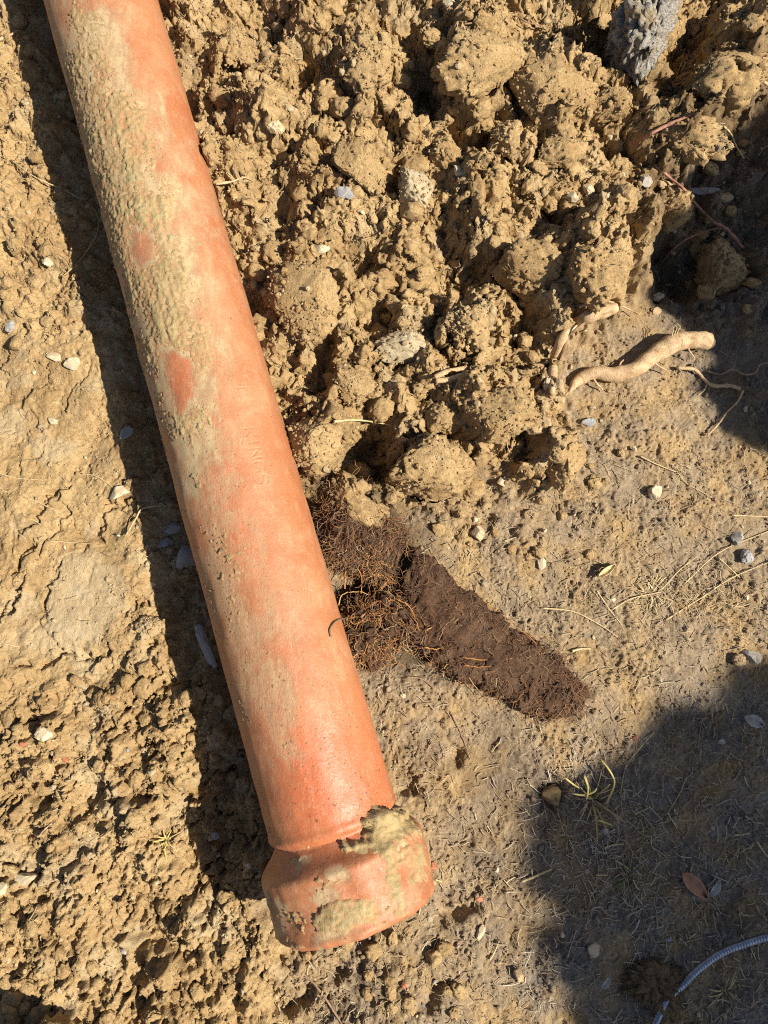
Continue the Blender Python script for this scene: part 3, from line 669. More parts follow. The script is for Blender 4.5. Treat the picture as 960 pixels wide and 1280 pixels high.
def place_clod(name, u, v, ru, rv, hz, seed, mat, label, cat, level=5, rot=None, sink=0.35, lumpy=0.26, angular=0.80, group=None, soil=None, lift=0.0, smooth=True, fine=0.15):
    p = at(u, v); a, b = ru * MPP, rv * MPP; p[2] = zmean(p[0], p[1], 0.5 * min(a, b)) + lift
    p2 = px(u, v, p[2] + hz * 0.25); p[0], p[1] = p2[0], p2[1]
    mx_ = max(a, b); vv, f = clod_verts(level, seed, lumpy, angular, fine, asp=(a / mx_, b / mx_, min(1.6, hz / mx_)))
    c, s = math.cos(rot or 0), math.sin(rot or 0)
    vv = vv * np.array((a, b, hz)); vv = np.stack([vv[:, 0] * c - vv[:, 1] * s, vv[:, 0] * s + vv[:, 1] * c, vv[:, 2]], -1)
    vv[:, 2] += hz * (1 - 2 * sink) ; lo = -0.35 * hz; vv[:, 2] = np.maximum(vv[:, 2], lo)
    if name == 'earth_clod' and level >= 5: stack(vv, p)
    me = mesh_np(name, vv, f, smooth)
    if soil is not None: color_attr(me, 'soil', soil(vv / np.array((a, b, hz))))
    o = link(name, me, mat, None, tuple(p)); tag(o, label, cat, group); used_labels.add(label)
    return o
G = 'large clods on the spoil heap'
CL = [(600, 72, 56, 48, .034, 'broad crumbly tan clod near the top edge left of the dark grey chunk'),
      (462, 82, 42, 40, .028, 'lumpy tan clod at the top right beside the upper pipe'),
      (690, 110, 62, 52, .034, 'massive crumbly tan clod just left of the dark grey chunk'),
      (448, 205, 36, 30, .026, 'rough tan clod touching the cream elongated clod on its left'),
      (638, 168, 27, 25, .024, 'pale smooth faced clod in the middle of the upper heap'),
      (668, 335, 54, 46, .038, 'hollowed grey tan clod with a dark dent above the bark strip'),
      (742, 335, 40, 46, .032, 'tall tan clod leaning at the right edge of the heap'),
      (530, 585, 54, 46, .040, 'big round crumbly clod beside the square dark hole'),
      (622, 515, 42, 50, .034, 'rough upright clod right of the big round crumbly one'),
      (395, 548, 36, 42, .032, 'nubbly tan clod touching the pipe above the dark hole'),
      (704, 582, 34, 36, .036, 'dark fronted clod with a sunlit yellow right side on flat dirt'),
      (900, 340, 30, 40, .034, 'brown clod lying in shade under the reddish forked twig'),
      (842, 258, 36, 32, .030, 'crumbly clod at the heap edge under the white stones'),
      (918, 92, 66, 50, .050, 'towering ochre clod at the top right corner'),
      (862, 168, 70, 36, .038, 'long ochre clod sloping down to the shaded hollow'),
      (440, 628, 40, 30, .030, 'tan earth lump behind the head of the brown root mat'),
      (383, 372, 46, 54, .022, 'flat wide tan clod along the right side of the pipe'),
      (440, 480, 26, 30, .024, 'knobbly clod just below left of the pale rough clod'),
      (555, 520, 34, 24, .026, 'ragged clod perched above the big round crumbly one'),
      (560, 195, 26, 30, .022, 'cracked tan clod between two dark holes of the upper heap'),
      (700, 190, 34, 26, .024, 'loose tan clod above the cluster of white stones'),
      (585, 410, 30, 26, .022, 'dull tan clod above the folded bark strip'),
      (770, 130, 34, 24, .024, 'crumbling clod at the foot of the dark grey chunk'),
      (300, 60, 26, 30, .014, 'flat clod right of the top of the pipe')]
for k, (u, v, a, b, h, lab) in enumerate(CL):
    place_clod('earth_clod', u, v, a, b, h, 200 + k, M_SOIL, lab, 'clod', 5, rot=random.uniform(-.5, .5), sink=0.47, group=G)
pale_s = lambda q: np.stack([0 * q[:, 0], 0 * q[:, 0], 0.75 + 0.2 * noise3(q * 3, 5)], -1)
place_clod('earth_clod', 518, 237, 24, 42, .026, 301, M_SOIL, 'smooth cream coloured elongated clod standing out on the upper heap', 'clod', 5, rot=0.2, sink=.35, lumpy=.12, group=G, soil=pale_s)
place_clod('earth_clod', 500, 436, 32, 26, .026, 302, M_SOIL, 'pale rough pebbly clod in the centre of the heap', 'clod', 5, sink=.3, lumpy=.28, group=G, soil=pale_s)
place_clod('earth_clod', 187, 782, 17, 20, .014, 303, M_SOIL, 'rounded clay clod on the edge of the pipe shadow left of the pipe', 'clod', 5, sink=.4, lumpy=.12, soil=lambda q: np.stack([0*q[:,0],0*q[:,0],.3+0*q[:,0]],-1))
place_clod('earth_clod', 688, 992, 13, 13, .014, 304, M_SOIL, 'rounded orange brown ball of earth at the shadow edge', 'clod', 4, sink=.2, lumpy=.2)
place_clod('mud_lump', 824, 1230, 33, 27, .019, 305, M_SOIL, 'wet dark mud lump lying over the steel cable in the shade', 'mud', 5, sink=.42, lumpy=.60, fine=.45, angular=.4, soil=lambda q: np.stack([0.5 + 0*q[:, 0], 0.62 + 0*q[:, 0], 0*q[:, 0]], -1))
place_clod('earth_clod', 72, 1350, 64, 52, .125, 306, M_SOIL, 'tall unseen earth lump added to shade the bottom left corner', 'clod', 5, sink=.3)  # unseen lump, added to throw the shadow in the bottom left corner
chunk_s = lambda q: np.repeat(np.clip(np.maximum(sstep(0.10, 0.65, q[:, 1] + 0.45 * noise3(q * 3, 8)) * 0.95, .7 * sstep(.15, .5, noise3(q * 6, 9))), 0, 1)[:, None], 3, 1)
place_clod('rock_chunk', 802, 46, 46, 66, .060, 309, M_CHUNK, 'dark grey pitted chunk with a pale earthy top wedged in the heap', 'rock', 5, rot=-0.15, sink=.24, lumpy=.34, angular=0.85, soil=chunk_s, lift=.018, fine=.30)
# middle-sized clods, each its own thing, sharing a few meshes
var = []
for k in range(10):
    vv, f = clod_verts(4, 400 + k, .34, .5); vv = vv * np.array((1, 0.75 + .3 * RS.rand(), 0.75)); var.append(mesh_np('clod_form', vv, f)); var[-1].materials.append(M_SOIL)
n_mid = 0
def in_zone(u, v, poly): return float(sdf_poly(np.array([u], np.float32), np.array([v], np.float32), poly)[0])
MIDZ = [([(835, 230), (955, 150), (955, 400), (890, 395), (820, 340)], (820, 956), (160, 400), 16, (6, 13)), (HEAP, (240, 950), (5, 640), 120, (8, 19)), (LEFT, (5, 320), (850, 1275), 70, (6, 13)), (LEFT, (5, 130), (5, 430), 24, (6, 13)),
        ([(420, 590), (780, 560), (800, 700), (560, 700)], (420, 800), (560, 710), 26, (5, 10)), ([(300, 1190), (560, 1150), (600, 1280), (280, 1280)], (280, 600), (1150, 1280), 16, (6, 12))]
for poly, (u0, u1), (v0, v1), n, (ra, rb) in MIDZ:
    k = 0; tries = 0
    while k < n and tries < 4000:
        tries += 1; u, v = random.uniform(u0, u1), random.uniform(v0, v1)
        if in_zone(u, v, poly) < 4: continue
        p = at(u, v); r = random.uniform(ra, rb) * (1.0 if random.random() < .7 else 0.7) * MPP
        if not clear_of_pipe(p[0], p[1], r): continue
        mm = r * 2000
        lab = unique_label(('walnut sized' if mm > 27 else 'grape sized' if mm > 17 else 'pea sized') + ' tan clod', u, v)
        if lab is None: continue
        o = link('small_clod', random.choice(var), None, None, (p[0], p[1], zmean(p[0], p[1], r * .5) + r * 0.15))
        o.scale = (r, r, r * .9); o.rotation_euler = (random.uniform(-.5, .5), random.uniform(-.5, .5), random.uniform(0, 6.28))
        tag(o, lab, 'clod', 'small clods lying on the loose soil'); k += 1; n_mid += 1

# ------------------------------------------------------------------ stones
def stone(u, v, ru, rv, mat, label, hz=0.6, rot=None, seed=None, name='stone', lumpy=.04, sink=.35):
    global _ss
    _ss += 1
    return place_clod(name, u, v, ru, rv, min(ru, rv) * MPP * hz, 500 + _ss if seed is None else seed, mat, label, 'stone', 4, rot=random.uniform(0, 3) if rot is None else rot,
                      sink=sink, lumpy=lumpy, angular=0.9, group='loose stones on the soil', smooth=False, fine=.03)
_ss = 0
for (u, v, a, b, m, lab) in [
    (60, 327, 8, 7, M_PALE, 'small round white stone at the edge of the pipe shadow'), (92, 456, 12, 9, M_PALE, 'largest white stone of the group on the left clay'),
    (68, 446, 10, 6, M_PALE, 'flat white stone beside the largest one on the left clay'), (12, 409, 7, 9, M_GREY, 'pale grey stone at the left edge of the photo'),
    (67, 526, 8, 5, M_PALE, 'low white stone on the left clay below the white group'), (345, 161, 10, 12, M_PALE, 'bright pointed stone right of the upper pipe'),
    (402, 312, 12, 8, M_PALE, 'flat pale stone right of the pipe in loose crumbs'), (430, 242, 15, 9, M_GREY, 'blue grey flat stone on the upper heap'),
    (574, 214, 9, 7, M_PALE, 'small bright white stone right of the cream clod'), (30, 1098, 14, 8, M_PALE, 'flat pale stone on crumbly clay near the lower left edge'),
    (3, 1111, 7, 8, M_PALE, 'white stone cut by the lower left edge of the photo'), (57, 918, 11, 9, M_PALE, 'cream stone on crumbly clay in the lower left'),
    (818, 616, 11, 11, M_PALE, 'lone whitish stone with a sharp shadow on flat dirt'), (598, 666, 12, 11, M_PALE, 'pale square stone between heap and root mat'),
    (678, 704, 7, 11, M_PALE, 'narrow white stone on dirt above the root mat'), (627, 602, 8, 9, M_PALE, 'clean white stone at the foot of the big round clod'),
    (672, 533, 16, 14, M_BROWN, 'smooth brown grey stone in the shaded gap by the upright clod'), (736, 528, 11, 7, M_GREY, 'small grey stone on flat dirt below the thick pale root'),
    (941, 820, 15, 10, M_GREY, 'largest grey stone at the right edge on the shadow line'), (922, 826, 9, 9, M_BROWN, 'brown stone touching the largest grey stone at the right edge'),
    (921, 673, 9, 9, M_GREY, 'bluish stone near the right edge above the crossed straws'), (934, 697, 11, 10, M_GREY, 'dusty grey stone under the bluish stone at the right edge'),
    (742, 1187, 8, 9, M_PALE, 'white angular stone in the lower right shade'), (716, 247, 10, 9, M_PALE, 'left white stone of the cluster on the heap'),
    (736, 236, 8, 9, M_PALE, 'second white stone from the left in the heap cluster'), (758, 247, 10, 8, M_PALE, 'rounder white stone in the middle of the heap cluster'),
    (780, 238, 13, 11, M_PALE, 'brightest white stone of the cluster on the heap'), (806, 227, 11, 10, M_GREY, 'grey stone at the right end of the heap cluster'),
    (830, 231, 15, 8, M_BROWN, 'flat tan stone right of the white cluster'), (822, 373, 11, 8, M_PALE, 'cream stone at the shaded edge above the thick root'),
    (820, 388, 8, 7, M_BROWN, 'small tan stone below the cream one at the shaded edge'), (562, 4, 9, 10, M_PALE, 'white pebble at the top edge near the middle'),
    (704, 1, 10, 7, M_PALE, 'white pebble cut by the top edge left of the grey chunk'), (685, 480, 7, 10, M_PALE, 'pale upright stone under the curved peeling root'),
    (699, 481, 7, 10, M_BROWN, 'tan stone next to the pale upright one'), (158, 542, 8, 11, M_GREY, 'light slab lying in the pipe shadow in the middle left'),
    (150, 614, 14, 10, M_PALE, 'half lit pale stone at the pipe shadow edge'), (215, 661, 15, 8, M_GREY, 'pale slab tucked under the left side of the pipe'),
    (206, 680, 14, 6, M_GREY, 'thin grey flake below the pale slab under the pipe'), (232, 697, 14, 17, M_GREY, 'blue grey block under the left side of the pipe'),
    (257, 806, 9, 32, M_GREY, 'long grey slab in the shadow under the pipe'), (600, 1166, 5, 9, M_PALE, 'small pale sliver on dirt right of the socket'),
    (880, 240, 32, 9, M_GREY, 'long flat grey stone in the upper right shade'), (905, 248, 16, 10, M_BROWN, 'brown stone at the end of the long flat shaded stone'),
    (270, 1043, 7, 6, M_GREY, 'grey pebble in the wide shadow left of the socket'), (700, 500, 9, 6, M_BROWN, 'tan chip between the two pale roots and flat dirt'),
    (548, 1, 9, 9, M_BROWN, 'tan pebble at the top edge beside the white pebble'), (648, 1218, 7, 8, M_BROWN, 'brown pebble on the lower dirt near the shadow edge')]:
    rot = {30: .1, 158: -.4, 215: .5, 206: .35, 257: .42, 880: -.05, 430: -.1}.get(u, random.uniform(-.5, .5))
    stone(u, v, a, b, m, lab, 0.75 if max(a, b) < 20 else 0.5, rot, sink=.3)
for (u, v, a, b, lab) in [(541, 1083, 5, 6, 'bright red clay chip beside the socket'), (82, 949, 4, 4, 'tiny orange clay chip on the lower left crumbs'), (28, 930, 4, 4, 'tiny red clay chip near the lower left edge'),
                          (599, 1123, 5, 6, 'orange pebble on dirt right of the socket'), (794, 922, 4, 4, 'tiny red chip at the edge of the lower right shade'), (505, 1231, 4, 4, 'tiny orange chip on dirt below the socket')]:
    tag(stone(u, v, a, b, M_RED, lab, 0.8, name='clay_chip'), lab, 'clay chip', 'clay chips on the soil')
svar = []
for k in range(8):
    vv, f = clod_verts(3, 600 + k, .10, .85); svar.append(vv)
smesh = {}
for mname, mm_ in (('pale', M_PALE), ('grey', M_GREY), ('brown', M_BROWN)):
    for k in range(8):
        me = mesh_np('pebble_form', svar[k] * np.array((1, .8, .7)), ico(3)[1], False); me.materials.append(mm_); smesh[(mname, k)] = me
k = tries = 0
while k < 100 and tries < 5000:
    tries += 1; u, v = random.uniform(4, 956), random.uniform(4, 1276); p = at(u, v); r = random.uniform(2.2, 4.4) * MPP
    if not clear_of_pipe(p[0], p[1], r) or in_zone(u, v, [(395, 610), (530, 650), (740, 850), (700, 900), (430, 830)]) > -8: continue
    c = random.choice(('pale', 'pale', 'pale', 'grey', 'brown'))
    lab = unique_label('small %s pebble' % c, u, v)
    if lab is None: continue
    o = link('pebble', smesh[(c, random.randrange(8))], None, None, (p[0], p[1], p[2] + r * .15)); o.scale = (r, r, r); o.rotation_euler = (random.uniform(-.4, .4), random.uniform(-.4, .4), random.uniform(0, 6.28))
    tag(o, lab, 'pebble', 'small pebbles on the soil'); k += 1

# ------------------------------------------------------------------ uncountable crumbs and grit
def crumb_field(name, label, n, lvl, rmin, rmax, dens, lumpy, smooth):
    forms = [clod_verts(lvl, 700 + q, lumpy, .9)[0] * np.array((1, .85, .8)) for q in range(9)]; f = ico(lvl)[1]; nv = len(forms[0])
    got = []; 
    while len(got) < n:
        x = RS.uniform(-0.55, 0.56, 6000); y = RS.uniform(-0.475, 0.925, 6000); u, v = proj(x, y, 0.0)
        keep = (RS.rand(6000) < dens(x, y, u, v) * (.25 + 1.2 * sstep(-.15, .5, fbm2(x * 17, y * 17, 160, 4)))) & np.array(clear_of_pipe(x, y, 0.004))
        got += list(zip(x[keep], y[keep]))
    xy = np.array(got[:n]); r = rmin + (rmax - rmin) * RS.rand(n) ** 3.2; z = ztop(xy[:, 0], xy[:, 1])
    Vv = np.empty((n, nv, 3), np.float32)
    for i in range(n):
        a = RS.rand() * 6.283; b = RS.normal() * .5; ca, sa_, cb, sb = math.cos(a), math.sin(a), math.cos(b), math.sin(b)
        M = np.array(((ca, -sa_ * cb, sa_ * sb), (sa_, ca * cb, -ca * sb), (0, sb, cb)))
        Vv[i] = forms[i % 9] @ M.T * r[i] + (xy[i, 0], xy[i, 1], z[i] + r[i] * .1)
    Fv = (f[None] + (np.arange(n) * nv)[:, None, None]).reshape(-1, 3)
    me = mesh_np(name, Vv.reshape(-1, 3), Fv, smooth)
    u, v = proj(xy[:, 0], xy[:, 1], 0.0)
    j = np.clip(np.searchsorted(GXS, xy[:, 0]), 0, len(GXS) - 1); i = np.clip(np.searchsorted(GYS, xy[:, 1]), 0, len(GYS) - 1)
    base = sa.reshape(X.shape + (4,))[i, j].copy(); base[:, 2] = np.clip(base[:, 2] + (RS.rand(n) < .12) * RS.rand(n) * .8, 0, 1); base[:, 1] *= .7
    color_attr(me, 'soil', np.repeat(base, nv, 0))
    o = link(name, me, M_SOIL); tag(o, label, 'soil crumbs', None, 'stuff')
def dens_c(x, y, u, v):
    j = np.clip(np.searchsorted(GXS, x), 0, len(GXS) - 1); i = np.clip(np.searchsorted(GYS, y), 0, len(GYS) - 1)
    hp, lf, pl, md, lo = heap[i, j], left[i, j], platey[i, j], mid[i, j], low[i, j]
    rec = sstep(-20, 20, sdf_poly(np.asarray(u, np.float32), np.asarray(v, np.float32), [(830, 210), (1000, 130), (1000, 420), (880, 400), (820, 340)]))
    return np.clip(.5 * rec + 0.85 * hp + lf * (1 - .8 * pl) * .8 + (1 - hp) * (1 - lf) * (.34 + .5 * md + .5 * lo), 0, 1)
crumb_field('soil_crumbs', 'loose tan soil crumbs scattered over the heap and the left clay', 6500, 2, 0.0014, 0.0056, dens_c, .30, False)
crumb_field('soil_grit', 'fine gritty grains strewn over the whole ground', 32000, 1, 0.0009, 0.0027, lambda x, y, u, v: np.clip(dens_c(x, y, u, v) * .75 + .25, 0, 1), .2, False)

# ------------------------------------------------------------------ straw and fibre litter
def ground_line(u, v, length, ang, n=5, bend=.3, lift=.0015):
    p = at(u, v); a = ang; pts = []
    for k in range(n):
        pts.append([p[0], p[1], 0]); a += random.gauss(0, bend); p = p + np.array((math.cos(a), math.sin(a), 0)) * length / (n - 1)
    pts = np.array(pts); zz = zt(pts[:, 0], pts[:, 1]); zz = 0.5 * zz + 0.5 * np.linspace(zz[0], zz[-1], n); pts[:, 2] = np.maximum(zz, zt(pts[:, 0], pts[:, 1]) * .8) + lift
    return pts
polys, rads, tin = [], [], []
for _ in range(4600):
    u, v = random.uniform(380, 990), random.uniform(560, 1290)
    if _ % 6 == 0: u, v = random.uniform(-10, 990), random.uniform(-10, 1290)
    if _ % 9 == 1: u, v = random.gauss(765, 60), random.gauss(1060, 55)
    if _ % 12 == 2: u, v = random.gauss(840, 60), random.gauss(745, 22)
    if in_zone(u, v, HEAP) > 10 and _ % 6: continue
    p = at(u, v)
    if not clear_of_pipe(p[0], p[1], 0.012): continue
    L = random.uniform(.004, .016) * (1.7 if random.random() < .10 else 1)
    if 640 < u and v > 960 and random.random() < .5: L *= 1.3; big_ = 1
    polys.append(ground_line(u, v, L, random.uniform(0, 6.28), 4, .22)); rads.append(random.uniform(.00022, .00060) * (1.5 if v > 960 and random.random() < .35 else 1))
    g = random.choice([(.42, .32, .19), (.50, .41, .27), (.34, .24, .14), (.25, .17, .10), (.40, .31, .20)]); g = random.choice([(.58, .50, .38), (.46, .38, .27), (.52, .42, .28)]) if u > 640 and v > 930 and random.random() < .45 else g; tin.append(g)
v_, q_, t_ = strands(polys, rads, tin); me = mesh_np('straw_litter', v_, q_); color_attr(me, 'tint', t_)
tag(link('straw_litter', me, M_FIBRE), 'short dry fibres and straw bits littering the trodden dirt', 'litter', None, 'stuff')

def line_px(P, lift=.002, n=None, heights=None):
    W_ = []
    for i, (u, v) in enumerate(P):
        h = lift if heights is None else heights[i]
        p = at(u, v); W_.append(px(u, v, p[2] + h))
    return catmull(W_, n or 6 * len(P))
def twig(name, lab, cat, P, r0, r1, mat, lift=.002, heights=None, branches=(), rough=.25, seg=7, group=None):
    L = line_px(P, lift, None, heights); parts = [tube(L, np.linspace(r0, r1, len(L)) * (1 + .12 * np.sin(np.arange(len(L)) * 1.7)), seg, rough, len(P))]
    for B, a, b, hb in branches:
        q = line_px(B, lift, None, hb); parts.append(tube(q, np.linspace(a, b, len(q)), 6, rough, 3))
    me = tube_mesh(name, parts); o = link(name, me, mat); used_labels.add(lab)
    return tag(o, lab, cat, group)
GS = 'dry straws on the soil'
for (lab, P, r) in [('long pale straw lying across the left clay towards the pipe shadow', [(102, 592), (122, 596), (145, 612)], .0009),
    ('thin straw along the left edge of the clay', [(-8, 590), (24, 598), (60, 600)], .0007), ('slender straw slanting over the upper clay crack', [(0, 612), (40, 625), (78, 642)], .0007),
    ('straight straw ending at the middle clay crack', [(28, 642), (45, 652), (62, 664)], .0007), ('fine straw above the smooth cracked slab', [(60, 676), (90, 678), (120, 680)], .0006),
    ('longest straw slanting up to the right edge', [(832, 775), (880, 745), (915, 722), (968, 700)], .0011), ('pale straw crossing above the longest one', [(855, 730), (900, 690), (965, 662)], .0009),
    ('straight straw running flat to the right edge', [(915, 644), (940, 645), (966, 646)], .0010), ('short stiff straw touching the longest straw', [(898, 697), (912, 710), (925, 722)], .0010),
    ('dark stemmed straw above the tip of the root mat', [(676, 760), (715, 764), (748, 780), (772, 796)], .0011), ('curling straw in the faded grass patch', [(765, 762), (790, 748), (826, 740)], .0011),
    ('bleached straw slanting through the faded grass patch', [(746, 738), (762, 762), (778, 782)], .0009), ('thin straw between the faded grass patch and the roots', [(826, 738), (850, 712), (872, 695)], .0008),
    ('dark thin stick on flat dirt below the thick root', [(800, 570), (820, 580), (845, 590)], .0010), ('straw lying across dirt below the lone white stone', [(845, 588), (858, 604), (872, 612), (890, 622)], .0007),
    ('long thin straw in the lower right shade', [(858, 972), (848, 995), (832, 1020)], .0007), ('arched thin straw at the top of the lower right shade', [(775, 995), (782, 960), (800, 935), (818, 915)], .0007),
    ('pale straw pair left of the shaded grass', [(793, 1018), (810, 1010)], .0009), ('white straw near the right edge in shade', [(918, 1044), (938, 1042)], .0010),
    ('bleached straw below the grass tuft', [(755, 1060), (768, 1056), (780, 1055)], .0013), ('bleached straw left of the green sprig', [(745, 1094), (760, 1094)], .0010),
    ('bleached straw above the green sprig', [(770, 1076), (786, 1086)], .0012), ('thick straw stub on brown dirt at the shadow edge', [(652, 1102), (672, 1094), (690, 1086)], .0016),
    ('pale straw chip on the lower dirt', [(612, 1200), (618, 1190), (624, 1176)], .0010), ('straw crossing the right edge of the lower shade', [(946, 1052), (954, 1064), (964, 1076)], .0014),
    ('short yellow straw chip under the root mat tip', [(715, 814), (726, 811), (738, 811)], .0018), ('pale chip of straw on flat dirt left of the faded grass', [(748, 720), (758, 712), (766, 706)], .0024),
    ('white straw beside the orange pebble right of the socket', [(526, 1092), (540, 1098), (552, 1102)], .0016)]:
    twig('straw', lab, 'straw', P, r, r * .6, M_STRAW, .0018, group=GS, rough=.1, seg=5)
GT = 'thin roots and twigs on the soil'
twig('rootlet', 'thin looping rootlet inside the upper pipe shadow', 'root', [(14, 200), (45, 222), (85, 240), (118, 262), (122, 290), (100, 325), (78, 346)], .0010, .0006, M_STRAW, .002, group=GT)
twig('rootlet', 'pale root stub sticking out at the upper left edge', 'root', [(-6, 52), (10, 45), (24, 38)], .0024, .0012, M_ROOT, .004, group=GT)
twig('rootlet', 'small forked rootlet at the middle of the pipe shadow', 'root', [(158, 668), (170, 648), (178, 636), (202, 632)], .0012, .0007, M_STRAW, .002, group=GT, branches=[([(170, 688), (180, 694), (188, 697)], .0006, .0004, None)])
twig('twig', 'pale twig bridging the square dark hole', 'twig', [(418, 527), (440, 525), (465, 527), (490, 532)], .0013, .0008, M_STRAW, .012, group=GT)
twig('twig', 'small pale root bit in crumbs right of the upper pipe', 'root', [(270, 230), (290, 227), (305, 222), (316, 226)], .0016, .0010, M_ROOT, .004, group=GT)
twig('twig', 'thin arched twig at the top of the heap', 'twig', [(580, 30), (605, 28), (625, 30), (640, 18), (660, 28), (690, 34)], .0011, .0007, M_TWIG, .006, group=GT)
twig('twig', 'crooked twig poking out below the socket', 'twig', [(362, 1210), (385, 1222), (408, 1250), (432, 1288)], .0012, .0009, M_TWIG, .003, group=GT)
twig('twig', 'reddish forked twig reaching from the heap into the upper right shade', 'twig', [(818, 206), (842, 226), (858, 240), (872, 258), (890, 276), (908, 286), (928, 310)], .0016, .0022, M_REDTWIG, group=GT,
     heights=[.004, .008, .016, .020, .022, .022, .012], branches=[([(900, 284), (880, 290), (856, 300), (838, 315), (826, 330)], .0016, .0008, [.021, .020, .018, .014, .006]), ([(872, 302), (876, 310), (880, 316)], .0008, .0005, [.018, .014, .01]), ([(858, 300), (852, 288), (853, 282)], .0008, .0005, [.018, .018, .018])])
twig('twig', 'purple brown root lying on the sloping ochre clod', 'root', [(790, 180), (812, 168), (835, 156), (858, 146), (878, 138)], .0024, .0016, M_REDTWIG, .010, group=GT)
twig('twig', 'bent twig hanging from the ochre clod into the shade', 'twig', [(905, 158), (914, 168), (920, 182), (930, 198)], .0014, .0008, M_STRAW, .006, group=GT)
twig('twig', 'pale root poking out at the upper right edge', 'root', [(944, 96), (954, 102), (966, 110)], .0024, .0022, M_ROOT, .012, group=GT)
twig('twig', 'zigzag twig reaching the right edge above the gravel', 'twig', [(884, 464), (900, 468), (916, 462), (930, 468), (944, 466), (950, 456), (966, 452)], .0011, .0014, M_TWIG, .006, group=GT, branches=[([(914, 463), (919, 455), (920, 450)], .0008, .0004, None), ([(944, 466), (948, 472)], .0008, .0004, None)])
twig('twig', 'tan root bending along the shade under the thick pale root', 'root', [(846, 460), (868, 462), (880, 474), (892, 482), (912, 482), (926, 486)], .0022, .0026, M_ROOT, .005, group=GT, branches=[([(884, 480), (880, 488), (872, 494)], .0010, .0006, None)])
twig('twig', 'slim pale twig slanting out of the right shade to the dirt', 'twig', [(929, 488), (922, 502), (908, 516), (898, 530), (884, 544)], .0014, .0012, M_ROOT, .004, group=GT)
twig('twig', 'thin twig across the hollowed clod and curved root', 'twig', [(724, 384), (744, 376), (765, 378), (785, 386), (800, 394)], .0016, .0009, M_ROOT, .012, group=GT)
twig('twig', 'fine dark root lying across dirt right of the pipe', 'root', [(508, 846), (530, 850), (552, 872), (566, 895), (580, 926), (588, 950)], .0009, .0006, M_TWIG, .001, group=GT)

# thick root with a cut end
tr = empty('thick_root', tuple(at(800, 452)), 'thick pale bare root with a dark cut end lying on the dirt', 'root'); o0 = np.array(tr.location)
L = line_px([(712, 490), (722, 476), (742, 466), (768, 468), (795, 460), (822, 440), (845, 428), (868, 425), (884, 427)], 0, 60, [.001, .006, .010, .011, .014, .016, .018, .020, .018])
rr_ = np.interp(np.linspace(0, 1, 60), [0, .07, .16, .3, .6, .8, .93, 1], [.0015, .0052, .0088, .0095, .0105, .0118, .0122, .0115])
rr_ = rr_ * (.95 + .05 * np.sin(np.arange(60) * .35) + .03 * np.sin(np.arange(60) * 1.37 + 1) + .02 * np.sin(np.arange(60) * 3.3))
link('bark', tube_mesh('thick_root', [tube(L - o0, rr_, 20, .18, 4)]), M_ROOT, tr)
e = L[-1] - o0; d = L[-1] - L[-3]; d /= np.linalg.norm(d)
link('cut_end', tube_mesh('cut_end', [tube(np.array([e - d * .001, e + d * .005, e + d * .009]), [.0112, .0098, .0060], 16, .3, 9)]), M_BARK, tr)
ky = []
for (u, v, hh_) in [(832, 424, .03), (826, 420, .03), (838, 426, .03)]:
    b0 = L[42 + len(ky)] - o0; ky.append(tube(catmull([b0, b0 + (-.002, .008, .012), b0 + (.001 * len(ky), .016, .014), b0 + (-.003, .022, .012)], 8), np.linspace(.0007, .0004, 8), 5))
link('root_hair', tube_mesh('root_hair', ky), M_STRAW, tr)
for k_, sd, ln in ((14, -1, .020), (24, 1, .016), (34, -1, .026), (48, -1, .018)):
    b0 = L[k_] - o0; tdir = L[k_ + 1] - L[k_ - 1]; tdir /= np.linalg.norm(tdir); sid = np.array((-tdir[1], tdir[0], 0)) * sd
    link('side_rootlet', tube_mesh('side_rootlet', [tube(catmull([b0 + sid * .006, b0 + sid * (.008 + ln * .4) + tdir * .004 + (0, 0, -.002), b0 + sid * (.008 + ln * .7) + tdir * .010 + (0, 0, -.007), b0 + sid * (.006 + ln) + tdir * .012 + (0, 0, -.012)], 12), np.linspace(.0017, .0005, 12), 6, .2, k_)]), M_ROOT, tr)
cr = empty('curved_root', tuple(at(710, 425)), 'curved pale root with peeling bark arching over the lower heap', 'root'); o1 = np.array(cr.location)
L = line_px([(690, 492), (691, 470), (693, 448), (702, 424), (718, 406), (738, 395), (758, 388), (772, 384)], 0, 44, [.002, .006, .012, .014, .016, .016, .015, .010])
rr_ = np.interp(np.linspace(0, 1, 44), [0, .15, .45, .7, .9, 1], [.0032, .0050, .0062, .0088, .0092, .0055]) * (1 + .08 * np.sin(np.arange(44) * 1.1))
link('bark', tube_mesh('curved_root', [tube(L - o1, rr_, 16, .16, 6)]), M_ROOT, cr)
pe = []
for k in (12, 20, 30):
    b0 = L[k] - o1; b1 = L[k + 8] - o1; pe.append(tube(np.array([b0 + (0.004, -.003, .005), (b0 + b1) / 2 + (.005, -.003, .008), b1 + (.004, -.004, .006)]), [.0016, .0022, .0012], 6, .2, k, .4))
link('bark_peel', tube_mesh('bark_peel', pe), M_TWIG, cr)
bs_ = empty('bark_strip', tuple(at(575, 470)), 'folded strip of pale bark on the heap below the pale rough clod', 'bark'); o2 = np.array(bs_.location)
link('upper_fold', tube_mesh('upper_fold', [tube(line_px([(544, 471), (560, 464), (576, 461), (584, 459)], .016) - o2, .0030, 8, .15, 1, .6)]), M_ROOT, bs_)
link('lower_fold', tube_mesh('lower_fold', [tube(line_px([(545, 476), (562, 474), (580, 468), (586, 466), (596, 470), (604, 482)], .012) - o2, np.linspace(.0036, .0016, 36), 8, .15, 2, .6)]), M_ROOT, bs_)

